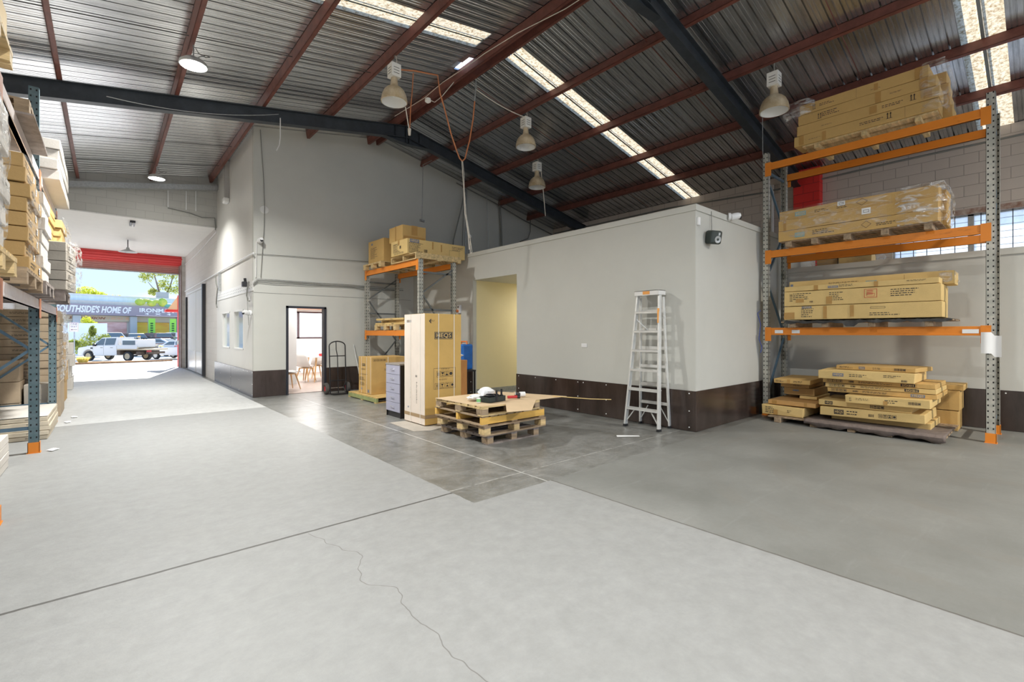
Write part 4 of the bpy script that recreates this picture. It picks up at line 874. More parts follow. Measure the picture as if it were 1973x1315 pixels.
# ------------------------------------------------------------------ small rack beside the office door
rack('shorter orange-beamed pallet rack against the office wall by the doorway', 5.02, .84, [8.72, 11.40], 3.02, [1.51, 3.02], brace=mat('grey_steel_brace', (.16, .17, .17), .45, metal=.3), braces=((.35, 1.25, 1), (1.25, 2.3, -1), (2.3, 2.85, 1)), horiz=(.25, 1.95, 2.75))
pallet('pale pallet at the far end on top of the shorter rack', (5.42, 10.78, 3.024), (1.1, 1.0, .13), m=M_WOOD)
pallet('pale pallet under the long carton on top of the shorter rack', (5.50, 9.30, 3.024), (1.15, 1.15, .14), rz=R(90), m=M_WOOD, style='stringer', boards=7)
cart('brown carton with small teal logo at the far end on top of the shorter rack', 4.95, 5.9, 10.3, 11.15, 3.158, 3.72, m=M_CARD, prints=(('patch', '-x', .25, .85, .1, .08), ('lines', '-x', .4, .45, .5, .5)), seed=80)
cart('long yellowish carton lying across the top of the shorter rack', 4.86, 6.38, 9.0, 9.75, 3.168, 3.50, m=M_CARD2, seed=81, prints=(('blogo', '-y', .12, .86, .15, .22), ('lines', '-y', .15, .4, .24, .7), ('bar', '-y', .30, .28, .05, .2), ('lines', '-y', .86, .7, .2, .3), ('frame', '-y', .80, .3, .18, .5), ('tape', '-y', .42, .7, .02, .5), ('tape', '-y', .57, .6, .02, .5), ('lines', '-x', .35, .5, .4, .6), ('bar', '-x', .6, .5, .1, .2), ('tape', '-x', .5, .85, .1, .3), ('icons', '-x', .5, .12, .6, .1)))
cart('square brown carton sitting on the long carton above the shorter rack', 4.92, 5.52, 9.32, 9.95, 3.505, 3.86, m=M_CARD, seed=82, prints=(('tape', '-y', .5, .7, .25, .6), ('tape', '-y', .5, .2, .9, .2), ('tape', '-x', .5, .5, .07, 1)))
pallet('pale pallet on the middle level of the shorter rack', (5.45, 10.25, 1.514), (1.0, 1.1, .13), m=M_WOOD)
for i, (x, rz, ln) in enumerate(((5.38, .03, 1.5), (5.46, -.04, 1.35), (5.35, .08, 1.2))):
    cart('flat pale board carton, %s of three on the middle rack pallet' % ordn(i, 3), x-.35, x+.35, 10.15-ln/2, 10.15+ln/2, 1.647+.052*i, 1.697+.052*i, m=M_CARD2, seed=90+i, rz=rz, group='flat board cartons on the middle level of the shorter rack', prints=(('lines', '-x', .3, .5, .1, .7), ('lines', '-x', .6, .5, .1, .7)))
# power outlet and cord by the rack
o = MB().box(WX-.06, WX-.001, 9.30, 9.42, 1.93, 2.13).build('power_outlet', M_PLASW, bevel=.01); tag(o, 'white power outlet on the store wall behind the shorter rack', 'outlet')
MB().lathe([(0, 0), (.02, 0), (.02, .006), (0, .006)], 12, (WX-.061, 9.36, 2.08), Matrix.Rotation(R(-90), 4, 'Y')).build('switch_knob', M_INK, o)
p = MB().tube([(WX-.07, 9.36, 1.98), (WX-.16, 9.36, 1.98), (WX-.17, 9.37, 1.97)], [.035, .035, .02], 10).build('power_plug', mat('orange_plastic', (.70, .20, .05), .5), smooth=True); tag(p, 'orange power plug pushed into the white outlet', 'plug')
cable('cable', 'black lead dropping from the orange plug', [(WX-.17, 9.37, 1.96), (WX-.20, 9.40, 1.85), (WX-.2, 9.40, 1.6), (WX-.15, 9.45, .9)], .008, M_BLACK)
# ------------------------------------------------------------------ washer carton on its pallet
pallet('pale wooden pallet with greenish edges under the washing machine carton', (4.66, 9.72, 0.001), (1.0, 1.45, .12), m=mat('golden_timber', (.62, .42, .16), .7, var=.25, vscale=3, vstretch=(1, 8, 8)), style='stringer', boards=8, stringm=mat('green_tinted_timber', (.30, .33, .14), .7, var=.2))
c = cart('strapped brown appliance carton standing on the pallet beside the doorway', 4.27, 5.12, 9.47, 10.14, .124, .93, m=M_CARD, seed=100, prints=(('logo', '-x', .42, .78, .22, .07), ('lines', '-x', .40, .66, .4, .05), ('lines', '-x', .5, .52, .7, .04), ('lines', '-x', .35, .40, .5, .1), ('lines', '-x', .38, .26, .45, .1), ('patch', '-x', .25, .12, .1, .06), ('patch', '-x', .78, .08, .12, .08), ('icons', '-y', .22, .92, .36, .05), ('logo', '-y', .50, .80, .23, .09), ('lines', '-y', .5, .66, .3, .06)))
b = MB()
for (f, u) in (('-x', .25), ('-x', .65), ('-x', .95), ('-y', .45), ('-y', .93)):
    M, w_, h_ = face_M(f, .85, .67, .803, .004); rect(b, M, u*w_-.006, u*w_+.006, 0, h_)
b.build('packing_strap', M_STRAP, c)
# ------------------------------------------------------------------ drawers
t = thing('chest_of_drawers', 'narrow silver-fronted chest of five drawers with dark sides', 'drawers', (3.72, 7.14, 0.001))
b = MB(); b.box(.012, .42, 0, .012, 0, .90); b.box(.012, .42, .50, .512, 0, .90); b.box(.40, .42, .012, .50, 0, .90); b.box(.03, .40, .012, .50, .09, .10); b.box(.03, .04, .012, .50, 0, .09); b.build('carcass', mat('espresso_laminate', (.022, .020, .023), .35), t)
MB().box(-.005, .43, -.006, .518, .90, .925).build('top_panel', mat('grey_laminate_top', (.30, .27, .24), .4), t, bevel=.003)
for i in range(5):
    d = MB().box(0, .018, .004, .508, .10+.16*i, .10+.16*i+.155).build('drawer', M_DRAWER, t, bevel=.002)
    h = MB(); h.tube([(0, .20, .19+.16*i), (-.022, .20, .19+.16*i), (-.022, .31, .19+.16*i), (0, .31, .19+.16*i)], .005, 6); h.build('handle', M_CHROME, d, smooth=True)
# ------------------------------------------------------------------ tall fridge carton
c = cart('tall upright appliance carton strapped with white bands', 3.71, 4.39, 6.30, 6.955, .016, 1.757, m=mat('cardboard_golden', (.62, .40, .125), .72, var=.06, vscale=2, bump=.08, bscale=60), seed=101, dent=.004, prints=(('logo', '-y', .50, .802, .50, .066), ('lines', '-y', .22, .935, .13, .014), ('frame', '-y', .53, .41, .60, .19), ('lines', '-y', .55, .495, .25, .012), ('icons', '-y', .53, .45, .46, .055), ('lines', '-y', .5, .40, .25, .012), ('icons', '-y', .53, .345, .56, .045), ('lines', '-x', .3, .31, .03, .18), ('lines', '-x', .62, .28, .06, .2), ('blogo', '-x', .23, .935, .22, .022), ('bar', '-x', .6, .43, .09, .02), ('seam', '-x', .36, .5, .004, 1), ('patch', '-x', .2, .135, .05, .015)))
b = MB()
for (f, u) in (('-x', .30), ('-x', .78), ('-y', .36), ('-y', .79)):
    M, w_, h_ = face_M(f, .68, .655, 1.738, .004); rect(b, M, u*w_-.006, u*w_+.006, 0, h_)
b.build('packing_strap', M_STRAP, c)
b = MB(); M, w_, h_ = face_M('-y', .68, .655, 1.738, .002); rect(b, M, 0, w_, .10, .155); M, w_, h_ = face_M('-x', .68, .655, 1.738, .0022); rect(b, M, 0, w_, .10, .155); b.build('base_band', mat('brown_band', (.36, .25, .14), .6), c)
ar = MB(); M, w_, h_ = face_M('-x', .68, .655, 1.738, .0008); rect(ar, M, .004, w_-.004, .004, h_-.004); ar.build('pale_side_panel', mat('whitish_side', (.76, .67, .59), .6, var=.03), c)  # whole side face set paler than the rest of the carton
ar = MB(); M, w_, h_ = face_M('-y', .68, .655, 1.738, .002)
ar.add([M @ Vector(p) for p in ((.07, 1.62, 0), (.11, 1.66, 0), (.11, 1.635, 0), (.095, 1.62, 0), (.11, 1.605, 0), (.11, 1.58, 0))], [(0, 1, 2, 3), (0, 3, 4, 5)]); ar.build('arrow_mark', M_INK, c)
fm = MB(); M, w_, h_ = face_M('-y', .68, .655, 1.738, .003); cxm, cym = .50*w_, .802*h_
# cardboard sheet under the fridge carton
b = MB(); b.add([(3.44, 6.95, .004), (3.40, 6.10, .004), (3.62, 5.98, .006), (4.3, 6.15, .004), (4.42, 6.9, .004)], [(0, 1, 2, 3, 4)]); o = b.build('cardboard_sheet', M_CARDG); sl = o.modifiers.new('s', 'SOLIDIFY'); sl.thickness = .006; sl.offset = 1; tag(o, 'flat cardboard sheet on the floor under the tall appliance carton', 'cardboard')
# timber-look carton and blue container behind
cart('orange-brown timber crate standing behind the tall carton', 4.62, 5.10, 7.12, 7.75, .004, .945, m=mat('orange_ply', (.50, .22, .06), .6, var=.2, vscale=3, vstretch=(1, 1, .4)), seed=103, name='plywood_crate', cat='crate')
b = MB(); rn = random.Random(3)
def blob(c, r, seed, n=14, m=8, amp=.35, sq=.8):
    rn = random.Random(seed); b = MB(); vs = []; fs = []
    for i in range(m+1):
        th = math.pi*i/m
        for j in range(n):
            a = 2*math.pi*j/n; k = 1+rn.uniform(-amp, amp)*math.sin(th); vs.append((c[0]+r[0]*k*math.sin(th)*math.cos(a), c[1]+r[1]*k*math.sin(th)*math.sin(a), c[2]+r[2]*(math.cos(th)+rn.uniform(-amp, amp)*.3*math.sin(th))))
    for i in range(m):
        for j in range(n): fs.append((i*n+j, i*n+(j+1) % n, (i+1)*n+(j+1) % n, (i+1)*n+j))
    b.add(vs, fs); return b
tag(blob((4.95, 7.35, 1.03), (.14, .16, .08), 5).build('plastic_bag', M_WHITE, smooth=True), 'white crumpled plastic bag on top of the timber crate', 'bag')
M_BLUEP = mat('blue_plastic', (.012, .12, .42), .3, var=.2, vscale=6)
MB().box(5.45, 5.85, 7.62, 8.12, .02, .66).build('crate_tmp', M_BLACK) if False else None
t = thing('water_container', 'blue plastic container with orange handle on the black stand behind the timber crate', 'container', (5.56, 7.88, .70))
MB().box(-.13, .13, -.14, .14, 0, .52).build('body', M_BLUEP, t, bevel=.03); MB().box(-.133, -.13, -.06, .06, .22, .34).build('paper_label', M_WHITE, t)
MB().tube([(0, -.1, .52), (0, -.1, .57), (0, .1, .57), (0, .1, .52)], .018, 8).build('handle', MATS['orange_plastic'], t, smooth=True)
t = thing('storage_stand', 'small black stand holding the blue container', 'stand', (5.56, 7.88, .001)); MB().box(-.17, .17, -.18, .18, .66, .69).build('shelf', M_BLACK, t)
for x in (-.15, .15):
    for y in (-.16, .16): MB().box(x-.015, x+.015, y-.015, y+.015, 0, .66).build('leg', M_BLACK, t)
# ------------------------------------------------------------------ hand trolleys and pole
def hand_trolley(label, loc, rz, tilt=R(-4)):
    t = thing('hand_trolley', label, 'hand truck', loc, rz); t.rotation_euler = (0, 0, rz)
    def P(x, y, z): return (x, y+z*math.tan(tilt)*-1, z)
    pts = [P(-.19, 0, .02), P(-.19, 0, .3), P(-.19, 0, 1.14)]+[P(-.19*math.cos(a), 0, 1.14+.11*math.sin(a)) for a in [R(15*k) for k in range(1, 12)]]+[P(.19, 0, 1.14), P(.19, 0, .3), P(.19, 0, .02)]
    MB().tube(pts, .014, 10).build('frame', M_BLACK, t, smooth=True)
    MB().tube([P(0, 0, .02), P(0, 0, .9), P(-.03, -.01, 1.05), P(-.03, -.01, 1.24)], .011, 8).build('centre_bar', M_BLACK, t, smooth=True)
    for z in (.90, .32): MB().tube([P(-.19, 0, z), P(.19, 0, z)], .011, 8).build('cross_bar', M_BLACK, t, smooth=True)
    MB().box(-.19, .19, -.20, 0.0, .008, .016).build('toe_plate', M_BLACK, t)
    MB().tube([(-.27, .10, .135), (.27, .10, .135)], .012, 8).build('axle', M_CHROME, t, smooth=True)
    for s in (-1, 1):
        MB().bar((s*.17, .10, .135), (s*.19, 0.02, .30), .02, .02).build('axle_strut', M_BLACK, t)
        w = MB(); w.lathe([(.06, -.035), (.105, -.045), (.130, -.03), (.135, 0), (.130, .03), (.105, .045), (.06, .035)], 24, (0, 0, 0), Matrix.Rotation(R(90), 4, 'Y')); o = w.build('wheel', M_DRUB, t, (s*.25, .10, .136), smooth=True)
        w = MB(); w.lathe([(0, -.02), (.062, -.03), (.062, .03), (0, .02)], 16, (0, 0, 0), Matrix.Rotation(R(90), 4, 'Y')); w.build('wheel_hub', mat('red_hub%d' % len(MATS), (.45, .02, .03), .45), o, smooth=True)
    return t
hand_trolley('black two-wheeled hand trolley with red hubs standing beside the doorway', (4.16, 11.05, 0.0), R(0))
hand_trolley('second black hand trolley half hidden behind the appliance carton', (5.9, 10.7, 0.0), R(35))
t = thing('metal_pole', 'slim silver pole leaning on the office wall beside the hand trolley', 'pole', (4.92, 11.45, 0)); MB().tube([(0, 0, .004), (-.16, .165, 1.15)], .013, 10).build('shaft', M_STEEL, t, smooth=True)
# ------------------------------------------------------------------ pallet stack in the middle of the floor
PG = 'stacked wooden pallets in the middle of the floor'
pallet('weathered greyish pallet at the bottom of the central stack', (4.15, 5.26, 0.001), (.92, 1.10, .125), m=M_WOODD, boards=7, group=PG, stringm=M_WOOD2)
pallet('third pallet from the top of the central stack, on thick blocks', (4.17, 5.24, .127), (1.10, 1.12, .130), m=M_WOOD2, boards=7, group=PG, stringm=M_WOOD)
pallet('second pallet from the top of the central stack, with yellow stringers', (4.16, 5.27, .258), (1.12, 1.12, .125), rz=R(90), m=M_WOOD2, style='stringer', boards=8, stringm=M_WOODY, group=PG)
pallet('topmost pallet of the central stack, under the cardboard', (4.10, 5.24, .384), (1.02, 1.10, .125), m=M_WOOD, boards=7, group=PG, stringm=M_WOOD2)
b = MB()
vs = [(3.56, 5.80, .512), (3.60, 5.0, .512), (3.66, 4.72, .511), (3.95, 4.68, .512), (4.02, 4.62, .510), (3.92, 4.44, .44), (4.30, 4.42, .43), (4.55, 4.60, .508), (4.95, 4.52, .50), (5.05, 4.9, .512), (4.80, 5.75, .512)]
vs = [(3.57, 5.78, .512), (3.60, 4.75, .512), (3.98, 4.69, .512), (4.55, 4.70, .512), (5.10, 4.62, .52), (4.72, 5.80, .512)]
b.add(vs, [(0, 1, 2, 3, 4, 5)]); b.add([(3.98, 4.69, .512), (4.55, 4.70, .512), (4.18, 4.40, .44), (3.80, 4.46, .45)], [(0, 3, 2, 1)])
o = b.build('cardboard_sheet', M_SHEET); sl = o.modifiers.new('s', 'SOLIDIFY'); sl.thickness = .005; sl.offset = 1; tag(o, 'large flat cardboard sheet with one folded flap on the central pallet stack', 'cardboard')
b = MB(); b.tube([(4.9, 4.72, .53), (5.3, 4.35, .49), (5.6, 4.2, .47)], .006, 6); tag(b.build('timber_sliver', M_CARD2), 'thin pale strip sticking out from the cardboard toward the ladder', 'strip')
t = thing('tool_tray', 'black plastic tool tray with two upright posts on the pallet stack', 'tray', (3.98, 4.97, .519), R(8))
b = MB(); b.box(-.16, .16, -.10, .10, 0, .01); b.box(-.16, .16, -.10, -.09, .01, .07); b.box(-.16, .16, .09, .10, .01, .07); b.box(-.16, -.15, -.09, .09, .01, .07); b.box(.15, .16, -.09, .09, .01, .07); b.build('body', mat('dark_green_plastic', (.025, .035, .034), .4), t, bevel=.004)
for (x, y) in ((-.02, -.095), (.15, -.03)): MB().tube([(x, y, .02), (x, y, .075), (x, y, .076), (x, y, .155)], [.024, .024, .014, .014], 10).build('post', M_BLACK, t, smooth=True)
b = MB(); b.lathe([(.05, 0), (.075, .02), (.05, .04)], 20, (-.03, .02, .055)); b.build('coiled_lead', M_BLACK, t, smooth=True)
b = MB(); b.lathe([(.05, 0), (.075, .02), (.05, .04)], 20, (.07, .02, .045)); b.build('coiled_lead', M_BLACK, t, smooth=True)
tag(blob((4.06, 5.22, .60), (.13, .08, .085), 8, amp=.3).build('plastic_bag', M_WHITE, smooth=True), 'crumpled white plastic bag behind the tool tray on the pallets', 'bag')
tag(blob((3.84, 5.18, .56), (.12, .08, .045), 9, amp=.3).build('plastic_bag', M_WHITE, smooth=True), 'flattened white plastic scrap left of the tool tray on the pallets', 'bag')
b = MB(); b.lathe([(0, 0), (.028, 0), (.028, .06), (.022, .065), (0, .065)], 16, (3.75, 4.98, .519)); o = tag(b.build('tape_tub', M_PLASW, smooth=True), 'small white and green tub beside the tool tray', 'tub')
MB().lathe([(.0285, .01), (.0285, .05)], 16, (3.75, 4.98, .519)).build('green_label', mat('green_label', (.2, .5, .2), .5), o)
t = thing('torch', 'red handled torch lying right of the tool tray on the cardboard', 'torch', (4.26, 4.98, .545), R(-25)); MB().tube([(0, 0, 0), (.14, 0, 0)], [.02, .02], 12).build('handle', mat('red_plastic', (.50, .03, .03), .4), t, smooth=True); MB().tube([(.14, 0, 0), (.18, 0, 0)], [.024, .026], 12).build('torch_head', M_BLACK, t, smooth=True)
t = thing('tape_dispenser', 'white and black tape dispenser roll on the cardboard', 'tape dispenser', (4.55, 5.02, .557), R(-20)); MB().tube([(-.02, 0, 0), (.06, 0, 0)], [.036, .036], 16).build('tape_roll', M_PLASW, t, smooth=True); MB().box(-.09, -.02, -.035, .035, -.036, .025).build('body', M_DARKM, t, bevel=.01); MB().box(-.10, -.09, -.03, .03, .0, .04).build('cutter', M_CHROME, t)
# small litter on the floor
b = MB(); b.add([(5.36, 3.92, .003), (5.62, 3.72, .003), (5.66, 3.77, .003), (5.40, 3.96, .012)], [(0, 1, 2, 3)]); tag(b.build('paper_scrap', M_WHITE), 'small white scrap on the floor in front of the ladder', 'litter')
# ------------------------------------------------------------------ ladder
t = thing('step_ladder', 'folded aluminium step ladder leaning by the white store wall', 'ladder', (6.08, 4.01, 0.0))
HL = 2.10
def rail(y0, y1, x0, x1, w, d, name, z1=HL-.03):
    b = MB(); b.bar((x0, y0, .035), (x1, y1, z1), w, d, up=(1, 0, 0)); return b.build(name, M_STEEL, t, bevel=.003)
def ly(z): return .29-.105*z/HL
def lx(z): return .02+.20*z/HL
for s in (-1, 1):
    r = rail(s*.29, s*.185, .02, .215, .028, .07, 'front_rail')
    MB().box(.02-.04, .02+.04, s*.29-.02, s*.29+.02, 0.002, .035).build('rubber_foot', M_RUBBER, r)
    r = rail(s*.255, s*.20, .375, .29, .025, .05, 'rear_rail', 2.0)
    MB().box(.375-.03, .375+.03, s*.255-.018, s*.255+.018, 0.002, .035).build('rubber_foot', M_RUBBER, r)
    MB().bar((lx(.06), s*ly(.06)*.93, .10), (lx(.27), s*.13, .29), .018, .012).build('knee_brace', M_STEEL, t)
    MB().bar((.37, s*.235, .10), (.36, s*.11, .31), .015, .010).build('knee_brace', M_STEEL, t)
    MB().bar((lx(1.65), s*.195, 1.66), (.30, s*.08, 1.50), .016, .010).build('spreader_bar', M_STEEL, t)
for i in range(6):
    z = .30+.296*i; y = ly(z)
    b = MB(); b.box(lx(z)-.045, lx(z)+.045, -y, y, z, z+.006); b.box(lx(z)-.045, lx(z)-.040, -y, y, z-.03, z+.006); b.box(lx(z)+.04, lx(z)+.045, -y, y, z-.02, z)
    b.build('step', M_STEEL, t, bevel=.002)
    zz = .34+.285*i; b = MB(); b.box(.355-.05*i/6-.01, .355-.05*i/6+.01, -.25+.01*i, .25-.01*i, zz, zz+.045); b.build('rear_rung', M_STEEL, t)
b = MB(); b.box(.14, .34, -.21, .21, HL-.012, HL); b.box(.14, .145, -.21, .21, HL-.075, HL); b.box(.335, .34, -.21, .21, HL-.05, HL); b.box(.14, .34, -.21, -.205, HL-.07, HL); b.box(.14, .34, .205, .21, HL-.07, HL); b.build('top_cap', M_TRIMW, t, bevel=.003)
o = MB().box(.137, .1395, -.06, .06, HL-.06, HL-.012).build('warning_label', mat('orange_label', (.80, .35, .08), .5), t)
MB().box(.10, .16, -.214, -.213, 1.60, 1.82).build('warning_label', MATS['orange_label'], t)
# ------------------------------------------------------------------ lamps
def highbay(label, x, y, ztop, zbase, s=1.0):
    t = thing('high_bay_lamp', label, 'pendant lamp', (x, y, zbase)); h = ztop-zbase
    # zbase = rim of the shade
    MB().lathe([(.208*s, 0), (.218*s, .005), (.214*s, .05), (.200*s, .12), (.168*s, .19), (.120*s, .24), (.080*s, .265), (.064*s, .29), (.056*s, .36), (.05*s, .41)], 32).build('lamp_shade', M_AGED, t, smooth=True)
    MB().lathe([(.203*s, .001), (.19*s, .10), (.145*s, .195), (.09*s, .24), (.001, .245)], 32).build('reflector', M_SHIN, t, smooth=True)
    MB().lathe([(0, .09), (.025, .10), (.038, .14), (.03, .19), (.02, .24)], 16).build('lamp_bulb', M_PLASW, t, smooth=True)
    o = MB().box(-.085, .085, -.085, .085, .41*s, .63*s).build('ballast_box', M_BALL, t, bevel=.006)
    v = MB()
    for k in range(3): v.box(-.087, -.085, -.05, .05, .46+.045*k, .468+.045*k); v.box(-.05, .05, -.087, -.085, .46+.045*k, .468+.045*k)
    v.build('vent_slot', M_INK, o)
    MB().tube([(0, 0, .63*s), (.02, .01, .63*s+(h-.63*s)*.5), (0, 0, h)], .008, 6).build('hanger_cable', M_CORDK, t)
    MB().tube([(.04, 0, .63*s), (.06, .02, .63*s+(h-.63*s)*.6), (.02, 0, h)], .006, 6).build('supply_cord', M_CORDW, t)
    return t
highbay('cream high-bay lamp hanging nearest the ridge on the left slope', 3.64, 7.18, 6.13, 5.32)
highbay('cream high-bay lamp joined by a slack cord right of the ridge', 6.76, 7.30, 6.20, 5.42, 1.0)
highbay('farthest cream high-bay lamp with a cord hanging beside it', 8.21, 8.45, 5.88, 5.13, 1.0)
highbay('cream high-bay lamp beside the near rafter above the right rack', 8.19, 2.90, 5.90, 5.05, 1.0)
def led(label, x, y, zt, e, col=(1, 1, .96), sp=165):
    z = zt-.30; t = thing('led_high_bay', label, 'lamp', (x, y, z))
    MB().lathe([(.0, .085), (.12, .085), (.17, .04), (.18, 0), (.165, -.005)], 32).build('housing', M_LEDH, t, smooth=True)
    MB().lathe([(0, -.002), (.162, -.002)], 32).build('diffuser', M_LED, t)
    MB().tube([(0, 0, .085), (0, 0, .30)], .01, 6).build('hanger_rod', M_GALVP, t)
    c = MB(); c.tube([(.0, 0, .09), (.08, .05, .18), (.16, .06, .24), (.20, .0, .20), (.14, -.07, .14), (.06, -.04, .18), (.02, 0, .27)], .006, 6); c.build('coiled_lead', M_CORDK, t, smooth=True)
    light('led_light', 'AREA', (0, 0, -.02), e, col, .32, None, (0, 0, 0), R(sp), parent=t)
    return t
led('bright LED lamp glowing under the left purlin nearest the camera', .95, 8.10, 5.62, 230, sp=150)
led('bright LED lamp glowing farther down the left purlin', .95, 14.64, 5.62, 95, sp=125)
led('bright LED lamp behind the camera position', .95, 1.3, 5.62, 170)
led('bright LED lamp at the rear of the warehouse', .95, -5.0, 5.62, 150)
led('added unseen LED fill lamp over the right rear bay', 7.4, -5.0, 5.8, 520, (1, .93, .80))  # warm fill added out of view to brighten the right rack and cartons
# hanging cords
cable('extension_cord', 'orange extension cord hanging in a deep loop below the ridge', [(3.70, 7.25, 5.93), (4.05, 7.22, 6.02), (4.50, 7.2, 6.10), (4.55, 7.2, 5.79), (4.65, 7.2, 5.54), (4.78, 7.2, 5.15), (4.91, 7.2, 4.85), (4.98, 7.2, 4.72), (5.04, 7.2, 4.68), (5.10, 7.2, 4.74), (5.13, 7.2, 4.84), (5.21, 7.2, 5.12), (5.29, 7.2, 5.54), (5.33, 7.2, 5.9)], .013, M_CORDO, 'cord')
cable('cord', 'pale doubled cord tail hanging below the orange loop, left strand', [(5.03, 7.2, 4.68), (5.05, 7.2, 4.45), (5.07, 7.2, 4.2), (5.10, 7.2, 3.72), (5.19, 7.22, 3.36), (5.24, 7.25, 3.05)], .008, M_CORDW)
cable('cord', 'pale doubled cord tail hanging below the orange loop, right strand', [(5.05, 7.2, 4.68), (5.08, 7.2, 4.45), (5.085, 7.2, 4.2), (5.14, 7.22, 3.72), (5.25, 7.25, 3.30), (5.34, 7.3, 3.02), (5.30, 7.3, 2.98), (5.22, 7.2, 3.2)], .006, M_CORDW)
cable('cord', 'grey cord joining the orange loop to the ridge purlin', [(5.33, 7.2, 5.9), (5.35, 7.2, 6.12), (5.36, 7.2, 6.3)], .012, M_GALVP)
cable('cord', 'slack pale cord from the orange loop to the lamp right of the ridge', sag((5.37, 7.2, 6.14), (6.76, 7.3, 6.06), .05), .009, M_CORDW)
cable('cord', 'thin pinkish cord pair ending in a plug below the ridge lamp, left strand', [(3.86, 7.2, 5.32), (3.90, 7.2, 5.1), (3.93, 7.2, 4.95)], .009, M_CORDW)
cable('cord', 'thin orange cord ending in a plug below the ridge lamp, right strand', [(4.02, 7.22, 5.97), (3.985, 7.2, 5.6), (3.955, 7.2, 5.3), (3.94, 7.2, 4.95)], .010, M_CORDO)
b = MB().tube([(3.935, 7.2, 4.97), (3.935, 7.2, 4.86)], [.03, .022], 10).build('plug', M_CORDW, smooth=True); tag(b, 'pale socket plug at the end of the twin cords under the ridge lamp', 'plug')
b = MB().lathe([(0, .045), (.05, .03), (.055, -.02), (.02, -.045), (0, -.045)], 10, (4.30, 7.2, 5.58)).build('junction_box', M_BALL); tag(b, 'cream plastic junction cap hanging below the ridge purlin', 'junction box')
cable('cord', 'thin cord from the cream junction cap up to the ridge', [(4.32, 7.2, 5.6), (4.5, 7.3, 5.65), (4.65, 7.3, 5.8), (4.85, 7.2, 6.1)], .007, M_CORDW)
cable('cable', 'white cable strung along the underside of the ridge purlin', [(4.78, 9.4, 6.22), (4.82, 8.2, 6.18), (4.80, 7.5, 6.20), (4.88, 6.8, 6.24), (4.80, 6.2, 6.16), (4.82, 5.4, 6.12), (5.15, 4.7, 6.28), (5.2, 3.0, 6.25)], .006, M_CORDW)
cable('cord', 'pale cord hanging beside the farthest high-bay lamp', [(8.30, 8.40, 5.60), (8.36, 8.37, 5.0), (8.40, 8.34, 4.42)], .011, M_CORDW)
cable('cord', 'pair of thin cords hanging on the gable wall below a purlin', [(6.72, 11.0, 6.18), (6.42, 11.0, 5.98), (6.40, 11.0, 5.2), (6.385, 11.0, 4.5)], .009, M_GALVP)
b = MB().tube([(6.32, 11.0, 4.47), (6.45, 11.0, 4.46)], .035, 10).build('plug', M_GALVP, smooth=True); tag(b, 'grey twin plug at the end of the cords on the gable wall', 'plug')
cable('wire', 'thin grey wire drooping across the left roof slope at the far rafter', sag((.0, 9.9, 5.25), (2.55, 9.9, 5.75), .12), .006, M_GALVP)
cable('wire', 'white hooked wire dangling from the far rafter at the office corner', [(2.62, 10.05, 5.75), (2.62, 10.05, 5.35), (2.60, 10.05, 5.20), (2.55, 10.05, 5.08)], .010, M_PLASW)
cable('cable', 'dark cables draped at the left of the gable risers', [(8.16, 11.5, 5.8), (7.9, 11.4, 5.0), (7.7, 11.45, 4.2), (7.65, 11.5, 3.4)], .02, M_CORDK)
t = thing('spot_fixture', 'white round disc on a short dark stem above the store wall cap', 'fixture', (6.55, 9.05, 3.337)); MB().tube([(0, 0, 0), (0, 0, .38)], .016, 8).build('stem', M_CORDK, t); MB().lathe([(0, .01), (.05, .01), (.05, -.01), (0, -.01)], 16, (0, 0, .43), Matrix.Rotation(R(60), 4, 'Y')).build('disc', M_WHITE, t)
# cameras and sensors
def cctv(label, loc, rz):
    t = thing('security_camera', label, 'camera', loc, rz); MB().lathe([(0, 0), (.06, 0), (.06, .03), (.05, .04), (0, .04)], 20, (0, 0, 0), Matrix.Rotation(R(90), 4, 'X')).build('mount', M_PLASW, t, smooth=True)
    MB().lathe([(0, .10), (.035, .095), (.05, .06), (.055, .0), (.05, -.04), (.0, -.06)], 20, (0, -.09, 0), Matrix.Rotation(R(80), 4, 'X')).build('camera_ball', M_PLASW, t, smooth=True)
    MB().lathe([(0, 0), (.03, 0), (.032, -.01)], 16, (0, -.19, -.01), Matrix.Rotation(R(80), 4, 'X')).build('lens', M_BLACK, t); return t
cctv('white dome security camera on the cap of the white store room', (7.50, 3.335, 3.31), R(35))
cctv('white security camera high at the office wall corner', (2.60, 11.62, 3.52), 0)
o = MB().box(6.515, 6.575, WYF-.04, WYF-.001, 3.03, 3.15).build('motion_sensor', M_PLASW, bevel=.008); tag(o, 'small white sensor box at the top corner of the store room', 'sensor')
t = thing('wall_speaker', 'black wall speaker hanging below the cap of the store room', 'speaker', (6.84, WYF-.10, 2.88)); b = MB(); b.box(-.10, .10, -.075, .075, -.10, .10); o = b.build('cabinet', mat('dark_green_black', (.03, .04, .035), .5), t, bevel=.03); o.rotation_euler = (R(12), 0, R(-25))
g = MB(); g.lathe([(.02, .0), (.05, .004), (.055, 0)], 16, (0.02, -.079, -.03), Matrix.Rotation(R(90), 4, 'X')); g.box(.02, .05, -.08, -.076, .03, .07); g.build('speaker_cone', M_GALVP, o)
cable('wire', 'thin wire running up from the black speaker to the store cap', [(6.93, WYF-.03, 2.97), (6.93, WYF-.025, 3.3)], .005, M_CORDK)
o = MB().box(WX-.012, WX-.001, 5.39, 5.52, 1.19, 1.26).build('wall_socket', M_PLASW, bevel=.003); tag(o, 'white double socket on the store room long wall', 'socket')
